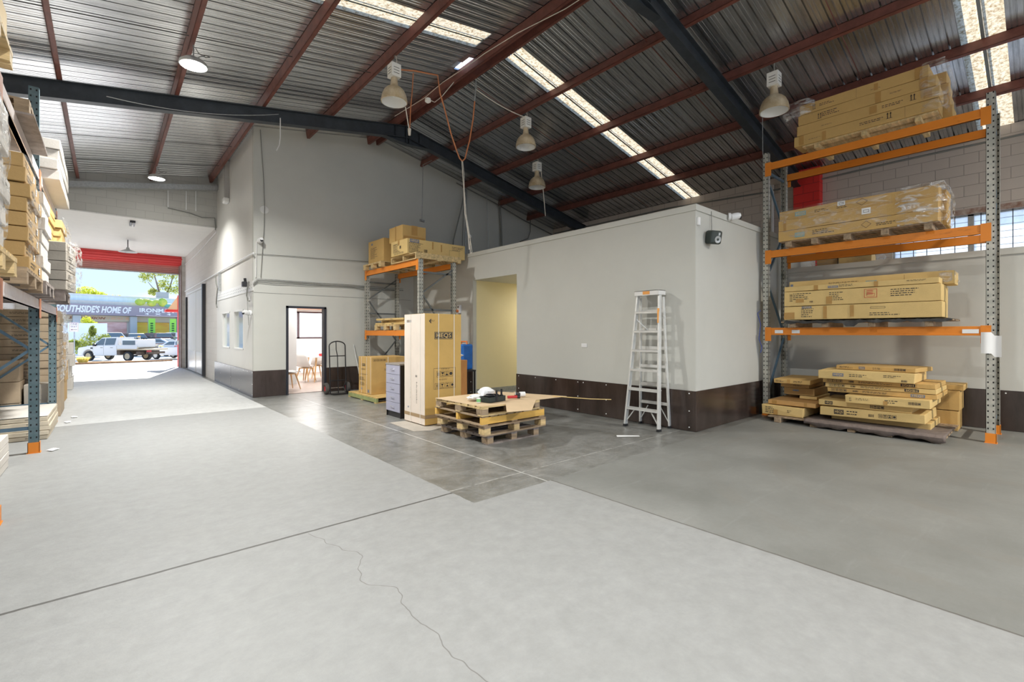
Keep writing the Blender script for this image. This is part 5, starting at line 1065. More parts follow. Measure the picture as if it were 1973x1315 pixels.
t = thing('floodlight', 'dark little floodlight on the side wall by the perforated strip', 'lamp', (2.40, 12.2, 2.62)); MB().box(-.04, .06, -.06, .06, -.10, .02).build('body', M_DARKM, t, bevel=.01); MB().tube([(.03, 0, .02), (.02, 0, .10)], .03, 10).build('sensor_head', M_BLACK, t)
cctv('small white camera on the side wall beside the nearest window', (2.44, 11.75, 1.90), R(-60))
# ------------------------------------------------------------------ office furniture
def shell_chair(label, loc, rz):
    t = thing('shell_chair', label, 'chair', loc, rz); b = MB(); n = 9; prof = [(-.22, .44), (-.20, .455), (-.12, .445), (0, .43), (.12, .435), (.19, .48), (.225, .60), (.25, .74), (.26, .82)]
    vs = []; m = 9
    for i, (y, z) in enumerate(prof):
        w = (.17, .21, .22, .225, .22, .21, .205, .19, .14)[i]; cu = (.0, .01, .02, .025, .035, .05, .05, .04, .02)[i]
        for j in range(m):
            u = -1+2*j/(m-1); vs.append((u*w, y-(cu*(u*u) if i > 4 else 0), z+(cu*u*u if i <= 5 else 0)))
    b.add(vs, [(i*m+j, i*m+j+1, (i+1)*m+j+1, (i+1)*m+j) for i in range(len(prof)-1) for j in range(m-1)])
    o = b.build('seat_shell', M_PLASB, t, smooth=True); sl = o.modifiers.new('s', 'SOLIDIFY'); sl.thickness = .012
    MB().box(-.15, .15, -.13, .13, .395, .42).build('seat_frame', M_BEECH, t, bevel=.01)
    for sx in (-1, 1):
        for sy in (-1, 1): MB().tube([(sx*.12, sy*.11, .41), (sx*.21, sy*.20, .015)], [.022, .012], 8).build('leg', M_BEECH, t, smooth=True)
    return t
shell_chair('white shell chair with timber legs just inside the doorway, facing right', (3.47, 12.55, .012), R(100))
shell_chair('white shell chair tucked at the office table, back toward the doorway left', (4.42, 14.3, .012), R(130))
shell_chair('second white shell chair at the far side of the office table', (5.0, 15.12, .012), R(180))
t = thing('office_table', 'round-cornered white table on timber legs inside the office', 'table', (5.05, 14.3, .012)); MB().box(-.55, .55, -.45, .45, .72, .74).build('table_top', M_PLASW, t, bevel=.008)
for sx in (-1, 1):
    for sy in (-1, 1): MB().tube([(sx*.44, sy*.34, .72), (sx*.52, sy*.42, .01)], [.028, .018], 8).build('leg', M_BEECH, t, smooth=True)
o = MB().lathe([(0, 0), (.045, 0), (.06, .05), (.045, .09), (.03, .09)], 16, (4.80, 14.15, .754)).build('red_cup', MATS['red_plastic'], smooth=True); tag(o, 'small round red pot on the white office table', 'pot')
# ------------------------------------------------------------------ left rack and stock
M_BEAMG = mat('glare_pale_beam_paint', (.72, .60, .56), .35, var=.12, vscale=6, col2=(.80, .74, .74))  # washed-out glare on the orange beams, put into a pale colour
M_CONB = mat('brown_connector', (.42, .16, .08), .5, var=.15)
rack('long pallet rack of blue-grey uprights along the left wall', -.66, .95, [2.7, 5.22, 8.05, 10.62], 4.42, [1.86, 3.42], up=M_UPB, beam=M_BEAMG, sgn=-1, braces=((.45, 1.25, -1), (1.25, 2.05, 1), (2.1, 2.9, -1), (2.9, 3.7, 1)), horiz=(.3,), conn=M_CONB, beamh=.12)
def stack(desc, x0, x1, y0, y1, z0, n, h, group, m=M_CARD, rz=0, jit=.02, prints=(), seed=0, cols=1):
    rn = random.Random(seed)
    for i in range(n):
        a = rn.uniform(-jit, jit); c_ = rn.uniform(-jit, jit); z = z0+i*h
        lab = '%s, %s' % (desc, ordn(i, n)) if n > 1 else desc
        cart(lab, x0+a, x1+a, y0+c_, y1+c_, z, z+h, m=m, prints=prints, group=group, seed=seed*10+i, rz=rz+rn.uniform(-.01, .01)*(jit > 0))
GA = 'cartons on the left rack'
# bay nearest the camera, first level
pallet('pale pallet under the film-wrapped cartons on the nearest left rack bay', (-1.08, 4.45, 1.863), (1.16, 1.15, .14), m=M_WOOD)
stack('film-wrapped carton at the left frame edge', -1.62, -.50, 3.40, 4.60, 2.006, 6, .155, GA, m=M_CARDW, seed=1)
film('thick loose film around the wrapped cartons at the left frame edge', (-1.05, 3.99, 2.01), (1.12, 1.22, .95), M_FILMW, amp=.03, res=.1, faces=('+x', '-y', '+z', '+y'), seed=21)
# second bay, first level: tall brown stack
pallet('weathered pallet under the tall brown stack on the left rack', (-1.08, 6.25, 1.863), (1.16, 1.3, .14), m=M_WOOD2, boards=8)
pallet('weathered pallet at the far side of the second bay of the left rack', (-1.06, 7.45, 1.863), (1.16, 1.0, .14), m=M_WOODD, boards=7)
stack('brown flat-faced carton in the tall pile on the left rack', -1.70, -.53, 5.92, 6.90, 2.006, 8, .130, GA, m=M_CARD3, seed=2, prints=(('tape', '-y', .86, .5, .02, 1), ('lines', '+x', .3, .5, .4, .5), ('label', '+x', .75, .5, .1, .5)))
stack('pale-ended carton behind the tall brown pile on the left rack', -1.66, -.50, 6.95, 7.72, 2.006, 7, .135, GA, m=M_CARDW, seed=3)
film('glossy film hanging on the aisle end of the tall brown pile', (-.78, 6.8, 2.01), (.54, 1.75, 1.04), M_FILM, amp=.02, res=.09, faces=('+x',), seed=22)
# third bay, first level: grey pile
pallet('dark pallet under the grey cartons of the left rack', (-1.0, 8.85, 1.863), (1.2, 1.1, .14), m=M_WOODD, boards=7)
for i in range(5):
    z = 2.006+.122*i; carton('cardboard_box', 'grey-faced carton in shade, %s of its stack on the far left rack bay' % ordn(i, 5), (-.93, 8.62, z), (1.16, .72, .119), rz=R(-5), m=M_CARDG, group=GA, seed=200+i, prints=(('lines', '+x', .5, .5, .6, .5),))
film('shiny film on the aisle end of the grey cartons', (-.55, 8.66, 2.0), (.50, .80, .66), M_FILMW, amp=.04, res=.07, faces=('+x', '+y'), rz=R(-5), seed=23)
stack('thin pale carton behind the grey pile on the left rack', -1.5, -.48, 9.35, 10.25, 2.006, 9, .12, GA, m=M_CARD2, seed=5)
film('loose film on the aisle end of the thin pale pile', (-.72, 9.8, 2.01), (.54, .98, 1.12), M_FILMW, amp=.04, res=.08, faces=('+x',), seed=24)
# upper level
pallet('pale pallet high on the nearest bay of the left rack', (-1.10, 4.53, 3.423), (1.14, 1.15, .13), m=M_WOOD, boards=7)
cart('yellow-brown carton high at the left frame edge', -1.68, -.60, 3.95, 4.75, 3.556, 3.95, m=M_CARD4, seed=210, group=GA)
cart('pale carton beside the yellow-brown one high on the left rack', -1.68, -.56, 4.78, 5.15, 3.556, 3.86, m=M_CARD2, seed=211, group=GA)
cart('dark weathered board panel on the second bay of the upper left rack', -1.62, -.49, 6.05, 7.35, 3.424, 3.45, m=M_WOODD, seed=212, name='board_panel', cat='board')
pallet('weathered pallet on the grey board high on the left rack', (-1.08, 6.7, 3.453), (1.10, 1.2, .13), m=M_WOOD2, boards=7)
MBt = MB().box(-.63, -.55, 8.0, 8.1, 4.38, 4.42)
stack('long white-edged carton high on the far bay of the left rack', -1.55, -.46, 8.35, 10.30, 3.424, 4, .13, GA, m=M_CARDW, seed=6)
stack('yellowish carton beneath the white-edged ones on the left rack', -1.5, -.55, 8.30, 9.25, 2.63, 5, .10, GA, m=M_CARD, seed=7)
# floor under the left rack
pl5 = (('logo', '-y', .30, .5, .09, .6), ('lines', '-y', .60, .5, .1, .5), ('lines', '-y', .88, .5, .08, .4))
stack('long flat white-topped carton on the floor between the left uprights', -1.95, -.59, 8.95, 10.45, .004, 5, .062, GA, m=mat('bleached_cardboard', (.60, .52, .40), .7, var=.12, vscale=3), seed=8, prints=pl5, jit=.012)
cart('wide sheet lid on the flat cartons between the left uprights', -1.93, -.60, 8.96, 10.44, .316, .326, m=M_CARDW, seed=220, group=GA)
stack('white-topped flat carton at the left frame edge on the floor', -2.1, -.80, 5.75, 7.38, .004, 4, .09, GA, m=M_CARDW, seed=9, jit=.01)
stack('brown carton in the tall stack behind the left rack', -2.25, -.62, 11.25, 12.3, .60, 10, .125, GA, m=M_CARDD, seed=10, jit=.012, prints=(('lines', '-y', .75, .5, .2, .3),))
cart('large base carton under the tall wrapped stack behind the left rack', -2.25, -.60, 11.25, 12.3, .004, .597, m=M_CARDD, seed=221, group=GA)
film('shiny film on the aisle side of the tall wrapped stack behind the left rack', (-1.40, 11.78, .62), (1.66, 1.14, 1.28), M_FILMW, amp=.03, res=.1, faces=('+x', '+y'), seed=25)
stack('dusty brown carton standing behind the left brace', -2.3, -1.02, 10.62, 11.15, .004, 3, .34, GA, m=M_CARDD, seed=11, prints=(('lines', '-y', .6, .5, .3, .3),))
cart('greyish carton beside the blue brace on the floor', -1.0, -.72, 10.72, 11.2, .004, .62, m=M_CARDG, seed=222, group=GA, prints=(('lines', '-y', .5, .5, .5, .3),))
c = cart('open pale carton with slanted flap beside the far left stacks', -1.10, -.66, 12.55, 13.3, .004, .86, m=M_CARDG, seed=223, group=GA)
MB().add([(-.22, -.37, .87), (.22, -.37, .87), (.30, .1, .74), (-.22, .37, .88)], [(0, 1, 2, 3)]).build('open_flap', M_CARD2, c)
for k, (x, y, n, h, m_, d_) in enumerate(((-.66, 13.9, 3, .42, M_CARD3, 'brown'), (-.70, 14.9, 4, .36, M_CARDW, 'whitish'), (-.74, 15.8, 3, .40, M_CARDG, 'grey'), (-.66, 16.7, 4, .30, M_CARDW, 'pale'))):
    stack('%s carton in the %s far pile along the left wall' % (d_, ('first', 'second', 'third', 'last')[k]), x-.55, x, y-.4, y+.4, .004, n, h, 'small far piles along the left wall', m=m_, seed=30+k, jit=.05)
tag(blob((-.64, 16.6, .42), (.12, .2, .16), 12, amp=.4).build('film_scrap', M_FILMW, smooth=True), 'scrap of loose film hanging off the far left piles', 'plastic wrap')
for i, (x, y) in enumerate(((-.50, 8.05), (-.48, 10.4), (-.42, 10.95))):
    tag(blob((x, y, .012), (.05, .07, .010), 15+i, amp=.4, n=8, m=4).build('litter_scrap', M_WHITE, smooth=True), ('white scrap by the foot of the near left upright', 'white scrap beside the flat cartons', 'pale scrap farther down the aisle')[i], 'litter')

# ------------------------------------------------------------------ outside
M_CONC = mat('sunlit_driveway_concrete', (.62, .61, .58), .8, var=.06, vscale=.6, bump=.03)
M_ASPH = mat('grey_asphalt', (.30, .29, .28), .9, var=.1, vscale=.8)
M_MULCH = mat('garden_mulch', (.34, .17, .07), .95, var=.4, vscale=8, bump=.5, bscale=12)
b = MB(); b.add([(-40, YE+.25, -.005), (40, YE+.25, -.005), (40, 46, -.72), (-40, 46, -.72), (40, 62, -.72), (-40, 62, -.72), (40, 64, .15), (-40, 64, .15), (40, 160, .2), (-40, 160, .2)], [(0, 1, 2, 3), (3, 2, 4, 5), (5, 4, 6, 7), (7, 6, 8, 9)]); struct('ground_yard', b, M_CONC)
b = MB(); b.add([(-60, -60, -.02), (60, -60, -.02), (60, YB, -.02), (-60, YB, -.02)], [(0, 1, 2, 3)]); struct('ground_rear', b, M_CONC)
def gz(y): return -.005-.715*min(1, max(0, (y-23.85)/(46-23.85)))
b = MB(); pts_ = [(-3.0, 39.9), (-1.2, 39.0), (1.0, 39.6), (3.2, 40.6), (3.6, 41.4), (1.5, 42.0), (-3.0, 44.0)]
b.add([(x, y, gz(y)) for x, y in pts_]+[(x, y, gz(y)+.10) for x, y in pts_], [tuple(range(7, 14))]+[(i, (i+1) % 7, 7+(i+1) % 7, 7+i) for i in range(7)]); tag(b.build('garden_bed', M_MULCH), 'brown mulched garden bed at the driveway edge', 'garden bed')
# shop building
M_FAC = mat('shop_wall', (.70, .66, .58), .8, var=.05); M_SIGNB = mat('grey_purple_sign_board', (.32, .28, .32), .5); M_WAVE = mat('pale_blue_parapet', (.70, .80, .82), .5, var=.06, vscale=1.5, vstretch=(3, 1, .2))
def wbox(b, u0, u1, v0, v1, z0, z1): return b.box(u0, u1, v0, v1, z0, z1)
ang = math.atan2(3.26, 9.95); t = thing('shop_building', 'long low shop building with grey sign band across the road', 'building', (-3.36, 65.3, 0), ang)
wbox(MB(), -12, 26, .8, 14, .1, 4.9).build('wall', M_FAC, t)
wbox(MB(), -12, 26, 1.4, 1.6, 4.55, 5.5).build('parapet', M_WAVE, t); wbox(MB(), -12, 26, 1.3, 14, 5.5, 5.62).build('roof', M_TRIMW, t)
band = wbox(MB(), -12, 26, 0, .8, 3.35, 4.50).build('sign_band', M_SIGNB, t)
b = MB(); M = Matrix(((1, 0, 0, 2.55), (0, 0, -1, -.012), (0, 1, 0, 3.92), (0, 0, 0, 1))); add_text(b, "SOUTHSIDE'S HOME OF", M, .95, .25, .035, wfit=6.3); b.build('sign_lettering', M_WHITE, band)
b = MB(); M = Matrix(((1, 0, 0, 8.2), (0, 0, -1, -.012), (0, 1, 0, 4.02), (0, 0, 0, 1))); add_text(b, "IRONMAN", M, .62, 0, .03, wfit=3.4)
M = Matrix(((1, 0, 0, 8.3), (0, 0, -1, -.012), (0, 1, 0, 3.62), (0, 0, 0, 1))); add_text(b, "4   X   4", M, .28, 0, .04, wfit=2.6); b.build('sign_lettering', M_WHITE, band)
MB().box(6.2, 10.9, -.02, -.005, 3.38, 3.44).build('sign_underline', mat('pink_white', (.8, .6, .6), .5), band)
lo = wbox(MB(), -12, 26, .55, .8, 2.72, 3.33).build('lower_fascia', mat('tan_fascia', (.60, .50, .36), .7), t)
b = MB(); M = Matrix(((1, 0, 0, 2.1), (0, 0, -1, .538), (0, 1, 0, 3.03), (0, 0, 0, 1))); add_text(b, "SUSPENSION", M, .34, .25, .03, wfit=3.0); b.build('sign_lettering', mat('rust_lettering', (.28, .09, .03), .6), lo)
b = MB(); M = Matrix(((1, 0, 0, 5.3), (0, 0, -1, .538), (0, 1, 0, 3.03), (0, 0, 0, 1))); add_text(b, "\u2022 BULL BARS \u2022", M, .34, .25, .02, wfit=3.1); b.build('sign_lettering', mat('peach_lettering', (.75, .45, .28), .6), lo)
for (u0, u1, col, col2) in ((1.2, 5.6, (.85, .58, .54), (.62, .30, .24)), (6.5, 10.2, (.85, .72, .08), (.80, .40, .05))):
    w = MB().box(u0, u1, .76, .80, 1.0, 2.66).build('window_mural', mat('mural%d' % int(u0), col, .5, col2=col2, vscale=.9, vstretch=(.4, 1, 1.4)), t)
    MB().box(u0, u1, .74, .76, .25, 1.25).build('shop_glass', M_BLACK, w)
for u in (5.75, 10.4, .9, 14.0): MB().box(u, u+.65, .3, .8, .1, 3.3).build('pillar', mat('pillar_grey%d' % int(u), (.50, .53, .54), .6), t)
b = MB(); rn = random.Random(4)
M_LIME = mat('lime_green_paint', (.30, .50, .05), .5, col2=(.62, .62, .10), vscale=1.2)
t2 = thing('sign_sculpture', 'lime green and yellow rounded ornament on the shop sign', 'sign ornament', (2.55, 67.25, 4.45), ang)
for (u, z, r_, s_) in ((.35, .40, .52, .75), (.95, .62, .42, .45), (1.45, .30, .46, .8), (2.0, .55, .45, .5), (2.55, .48, .50, 1.05), (3.2, .12, .62, .4)): MB().lathe([(0.001, -1), (.5, -.85), (.85, -.5), (1, 0), (.85, .5), (.5, .85), (.001, 1)], 18, (u, 0, z+.1), Matrix.Diagonal((r_, .22, r_*s_, 1))).build('rounded_lobe', M_LIME if u < 3 else mat('sea_green_paint', (.15, .42, .33), .5), t2, smooth=True)
def flag(label, x, y, group):
    t = thing('feather_flag', label, 'flag', (x, y, .15), ang+.1); MB().tube([(0, 0, 0), (0, 0, 2.9)], .025, 6).build('pole', M_GALVP, t)
    b = MB(); b.box(.03, .72, -.008, .008, .75, 2.95); o = b.build('banner', mat('lime_banner' if 'lime_banner' not in MATS else 'lb', (.32, .72, .08), .6) if 'lime_banner' not in MATS else MATS['lime_banner'], t)
    b = MB()
    for k in range(6): b.box(.22, .5, -.012, -.009, 1.0+.26*k, 1.0+.26*k+.16)
    b.build('dark_mark', mat('dg', (.03, .12, .03), .6) if 'dg' not in MATS else MATS['dg'], o); return t
flag('lime green feather flag left of the shop glass', 3.55, 66.6, None); flag('lime green feather flag nearer the awning post', 5.55, 67.1, None)
wl = MB().box(0, 3.9, 0, .15, -.6, 2.35).build('site_fence', mat('bluish_white_fence', (.82, .87, .92), .6)); wl.location = (-3.6, 58.7, 0); wl.rotation_euler = (0, 0, math.atan2(-2.47, 2.83)*.55); tag(wl, 'plain bluish white site wall behind the green shrub', 'fence')
o = MB().box(-.6, .6, -.5, .5, 0, .75).build('rooftop_unit', M_GALVP); o.location = (5.1, 70.3, 5.62); tag(o, 'grey air conditioning box on the shop roof by the gum tree', 'air conditioner')
# one way sign
t = thing('street_sign', 'white one way sign with left arrow on a slim post', 'street sign', (-1.43, 37.74, gz(37.74)), math.radians(-18)); MB().tube([(0, 0, 0), (0, 0, 2.62)], .03, 8).build('post', M_GALVP, t)
pl = MB().box(-.21, .21, -.05, -.035, 1.98, 2.52).build('sign_plate', M_WHITE, t, bevel=.02)
b = MB()
for (tx, z) in (('ONE', 2.42), ('WAY', 2.27)): add_text(b, tx, Matrix(((1, 0, 0, 0), (0, 0, -1, -.052), (0, 1, 0, z), (0, 0, 0, 1))), .16, 0, .006, wfit=.30)
b.add([(-.16, -.052, 2.10), (-.07, -.052, 2.14), (-.07, -.052, 2.06)], [(0, 2, 1)]); b.box(-.08, .15, -.0525, -.0515, 2.088, 2.112); b.build('lettering', mat('dark_red_ink', (.22, .04, .05), .5), pl)
b = MB()
M = Matrix(((1, 0, 0, -.21), (0, 0, -1, -.0515), (0, 1, 0, 1.98), (0, 0, 0, 1))); frame(b, M, .012, .408, .012, .528, .012); b.build('sign_border', M_RED, pl)
# vehicles
M_TYRE = mat('tyre', (.03, .03, .03), .8); M_CARG = mat('car_glass', (.10, .13, .14), .08, spec=.8); M_SIL = mat('wheel_alloy', (.55, .55, .55), .35, metal=.6); M_TANW = mat('tan_steel_wheel', (.55, .42, .25), .5)
def wheel(t, x, y, r, m2, w=.22):
    o = MB().lathe([(r*.62, -w/2), (r*.92, -w/2), (r, -w*.3), (r, w*.3), (r*.92, w/2), (r*.62, w/2)], 24, (0, 0, 0), Matrix.Rotation(R(90), 4, 'X')).build('wheel', M_TYRE, t, (x, y, r), smooth=True)
    MB().lathe([(.001, -w*.35), (r*.25, -w*.42), (r*.35, -w*.25), (r*.64, -w*.45), (r*.64, w*.45), (.001, w*.35)], 14, (0, 0, 0), Matrix.Rotation(R(90), 4, 'X')).build('wheel_rim', m2, o, smooth=False)
def car(name, label, loc, rz, col, L_=4.6, Wd=1.8, H_=1.45, prof='sedan', cat='car', rim=M_SIL, tail=True):
    t = thing(name, label, cat, loc, rz); pm = mat('car_paint%d' % len(MATS), col, .25, spec=.6, coat=.6); hw = Wd/2; r = .33 if prof == 'sedan' else .38
    if prof == 'sedan': body = [(-.5, .30), (-.495, .52), (-.46, .62), (-.22, .68+.1), (.40, .70+.08), (.485, .72), (.5, .5), (.49, .30)]; gh = [(-.24, .76), (-.08, 1.0), (.20, 1.0), (.42, .78)]
    elif prof == 'suv': body = [(-.5, .32), (-.495, .60), (-.46, .68), (-.26, .74), (.49, .76), (.5, .5), (.49, .32)]; gh = [(-.27, .74), (-.13, 1.0), (.44, 1.0), (.49, .75)]
    zb = H_*.62; bd = MB(); n = 6
    bp = [(u*L_, (z-.0)*H_*.86 if z < .9 else z*H_) for (u, z) in body]
    # cut wheel arches into the lower edge
    lower = []
    for cxm in (.33, -.31):
        for a in range(0, 181, 20): lower.append((cxm*L_+(r+.06)*math.cos(R(a)), r+(r+.06)*math.sin(R(a))*.95))
    zlow = .26; top = [p for p in bp if p[1] > .3]; poly = [(bp[0][0], zlow)]+top+[(bp[-1][0], zlow)]+[(x, max(z, zlow)) for x, z in lower]
    bd.prism(poly, -hw, hw); bd.build('body', pm, t, bevel=.06, seg=3)
    g = MB(); gl = [(u*L_, z*H_) for (u, z) in gh]; zb_ = gl[0][1]-.04; vs = []
    for s in (-1, 1):
        for i, (x, z) in enumerate(gl): vs.append((x, s*hw*(.93 if i in (0, len(gl)-1) else .74), z-(.04 if i in (0, len(gl)-1) else 0)))
    k = len(gl); g.add(vs, [tuple(range(k))[::-1], tuple(range(k, 2*k))]+[(i, (i+1) % k, k+(i+1) % k, k+i) for i in range(k)]); cab = g.build('cabin', pm, t, bevel=.05, seg=3)
    w = MB()
    def lerp(a, c, q): return tuple(a[i]+(c[i]-a[i])*q for i in range(3))
    for s in (0, 1):
        A, B, C, D = [Vector(vs[s*k+i]) for i in range(4)]; off = Vector((0, -.012 if s == 0 else .012, .002))
        # two side panes
        def pt(u, v): lo = A.lerp(D, u); hi = B.lerp(C, u); return lo.lerp(hi, v)+off
        for (u0, u1) in ((.10, .47), (.52, .90)): w.add([pt(u0, .16), pt(u1, .16), pt(u1 if u1 < .6 else u1-.04, .88), pt(u0 if u0 > .3 else u0+.03, .88)], [(0, 1, 2, 3)])
    for (i, j, sgn) in ((0, 1, -1), (3, 2, 1)):
        A, B, C, D = Vector(vs[i]), Vector(vs[j]), Vector(vs[k+j]), Vector(vs[k+i]); off = Vector((sgn*.014, 0, .012))
        def pt(u, v): return A.lerp(D, u).lerp(B.lerp(C, u), v)+off
        w.add([pt(.07, .12), pt(.93, .12), pt(.93, .90), pt(.07, .90)], [(0, 1, 2, 3)])
    w.build('window_glass', M_CARG, cab)
    for x in (.33, -.31):
        for s in (-1, 1): wheel(t, x*L_, s*(hw-.10), r, rim)
    b = MB()
    for s in (-1, 1): b.box(.478*L_, .5*L_+.01, s*hw*.62-.18, s*hw*.62+.18, .50*H_, .60*H_)
    b.build('tail_light', MATS['red_plastic'], t)
    b = MB()
    for s in (-1, 1): b.box(-.5*L_-.01, -.47*L_, s*hw*.66-.18, s*hw*.66+.18, .42*H_, .50*H_); b.cbox((-.20*L_, s*(hw+.06), .66*H_), (.12, .14, .12))
    b.build('head_light_and_mirror', M_SIL, t)
    return t
# white utility truck
t = thing('utility_truck', 'white dual cab utility truck with flat tray parked side on', 'truck', (.75, 46.55, -.66), math.atan2(-5.4, 4.1)*.92)
PW = mat('cream_white_paint', (.78, .74, .68), .3, coat=.5); r = .37
body = [(-2.62, .42), (-2.64, .80), (-2.58, 1.0), (-1.55, 1.16), (-.9, 1.18), (.72, 1.18), (.74, .42)]
arch = [(-1.72+.46*math.cos(R(a)), .40+.46*math.sin(R(a))) for a in range(0, 181, 20)]
b = MB(); b.prism(body+arch, -.88, .88); b.build('body', PW, t, bevel=.06, seg=3)
vs = []
for s in (-1, 1): vs += [(-1.50, s*.84, 1.12), (-.72, s*.68, 1.76), (.55, s*.68, 1.80), (.72, s*.84, 1.14)]
b = MB(); b.add(vs, [(3, 2, 1, 0), (4, 5, 6, 7), (0, 1, 5, 4), (1, 2, 6, 5), (2, 3, 7, 6), (0, 4, 7, 3)]); cab = b.build('cabin', PW, t, bevel=.05, seg=3)
w = MB()
for s in (-1, 1):
    y0_, y1_ = s*.845, s*.70
    w.add([(-1.22, y0_-s*.01, 1.20), (-.42, y0_-s*.01, 1.20), (-.42, y1_+s*.005, 1.70), (-.74, y1_+s*.005, 1.68)], [(0, 1, 2, 3)]); w.add([(-.34, y0_-s*.01, 1.20), (.50, y0_-s*.01, 1.22), (.52, y1_+s*.005, 1.72), (-.34, y1_+s*.005, 1.71)], [(0, 1, 2, 3)])
w.add([(-1.47, -.72, 1.18), (-.78, -.6, 1.73), (-.78, .6, 1.73), (-1.47, .72, 1.18)], [(0, 1, 2, 3)]); w.build('window_glass', M_CARG, cab)
b = MB(); b.box(-1.18, -1.0, -1.02, -.86, 1.12, 1.30); b.box(-1.18, -1.0, .86, 1.02, 1.12, 1.30); b.build('wing_mirror', M_BLACK, t, bevel=.03)
b = MB()
for x in (-.55, .30): b.box(x-.11, x+.11, -.892, -.88, 1.0, 1.03)
b.box(-1.5, -1.3, -.892, -.88, .92, 1.02); b.build('door_handle', M_BLACK, t)
b = MB(); b.box(-.385, -.375, -.887, -.88, .5, 1.16); b.box(-1.30, -1.29, -.887, -.88, .55, 1.1); b.build('door_gap', M_CARDG, t)
tr = MB().box(.80, 3.25, -.92, .92, .84, .93).build('tray_deck', M_TANW, t); b = MB(); b.box(.80, 2.45, -.92, -.89, .93, 1.22); b.box(.80, 2.45, .89, .92, .93, 1.22); b.build('tray_side', mat('alloy_tray', (.66, .65, .62), .4, metal=.2), t)
b = MB()
for y in (-.88, .88): b.tube([(.86, y, .93), (.86, y, 1.78)], .03, 6)
for z in (1.25, 1.78): b.tube([(.86, -.88, z), (.86, .88, z)], .025, 6)
for k in range(7): b.tube([(.86, -.75+.25*k, 1.25), (.86, -.75+.25*k, 1.78)], .012, 5)
b.build('headboard', PW, t)
b = MB(); b.box(1.0, 2.35, -.80, .80, 1.0, 1.62); b.build('canopy_box', PW, t, bevel=.08); w = MB(); w.box(1.15, 2.2, -.81, -.80, 1.22, 1.54); w.build('canopy_window', M_CARG, t)
for s in (-1, 1): MB().box(.9, 1.05, s*.7-.06, s*.7+.06, 1.80, 1.88).build('beacon', mat('amber%d' % s, (.9, .45, .03), .4), t)
b = MB(); b.box(.74, 3.1, -.35, .35, .50, .80); b.box(.70, 1.0, -.86, -.4, .5, .8); b.box(2.35, 2.7, -.86, -.5, .45, .72); b.box(3.0, 3.22, -.7, .7, .55, .7); b.build('chassis', mat('dusty_chassis', (.13, .09, .06), .85, var=.3), t)
for x in (-1.72, 1.60):
    for s in (-1, 1): wheel(t, x, s*.76, r, M_TANW, .24)
b = MB(); b.box(3.2, 3.26, -.85, -.5, .70, .82); b.build('tail_light', MATS['red_plastic'], t)
car('sedan', 'white sedan parked beside the utility truck tray, partly behind the red post', (4.6, 47.3, -.70), R(-52), (.80, .78, .78), 4.6, 1.8, 1.5)
car('sedan', 'silver blue hatchback roof seen above the truck tray', (3.55, 54.9, -.70), R(-38), (.55, .62, .70), 4.3, 1.8, 1.62)
car('four_wheel_drive', 'pale green and white four wheel drive behind the green shrub', (.35, 62.3, -.40), R(108), (.72, .74, .70), 4.5, 1.85, 1.9, 'suv')
car('pickup', 'dark pickup parked facing away beside the pale four wheel drive', (2.15, 62.9, -.45), R(108), (.05, .06, .06), 4.6, 1.85, 1.85, 'suv')
car('four_wheel_drive', 'dark red tailed four wheel drive below the lime flag', (3.95, 63.2, -.40), R(-72), (.22, .13, .12), 4.5, 1.85, 1.85, 'suv')
car('four_wheel_drive', 'white four wheel drive farthest right, by the red post', (5.8, 63.8, -.40), R(-72), (.80, .80, .80), 4.6, 1.85, 1.9, 'suv')
# vegetation
def leafmat(name, c1, c2):
    return translucent_mat(name, c2, c1, 2.5, (.35, .65), .5)
M_LF1 = leafmat('olive_leaves', (.20, .24, .06), (.55, .58, .14)); M_LF2 = leafmat('bright_leaves', (.42, .50, .04), (.80, .78, .12)); M_LF3 = leafmat('shrub_leaves', (.16, .22, .05), (.55, .58, .14)); M_LF4 = leafmat('yellow_grass', (.80, .70, .16), (.95, .88, .40)); M_BARK = mat('grey_bark', (.22, .18, .15), .9, var=.3, vscale=8)
def foliage(centres, n, size, seed, flat=1.0):
    rn = random.Random(seed); b = MB()
    for (c, r_) in centres:
        for _ in range(n):
            d = Vector((rn.gauss(0, 1), rn.gauss(0, 1), rn.gauss(0, 1))).normalized()*(rn.random()**.4); p = Vector(c)+Vector((d.x*r_[0], d.y*r_[1], d.z*r_[2]))
            u = Vector((rn.gauss(0, 1), rn.gauss(0, 1), rn.gauss(0, 1)*flat)).normalized(); v = u.cross(Vector((rn.gauss(0, 1), rn.gauss(0, 1), rn.gauss(0, 1)))).normalized(); s = size*rn.uniform(.6, 1.4)
            b.add([p-u*s, p+v*s*.35, p+u*s, p-v*s*.35], [(0, 1, 2, 3)])
    return b
def tree(label, loc, h, trunk, centres, n, size, m, seed, name='gum_tree'):
    t = thing(name, label, 'tree', loc); b = MB()
    for pts, rr in trunk: b.tube(pts, rr, 7)
    b.build('trunk', M_BARK, t, smooth=True); foliage(centres, n, size, seed).build('foliage', m, t)
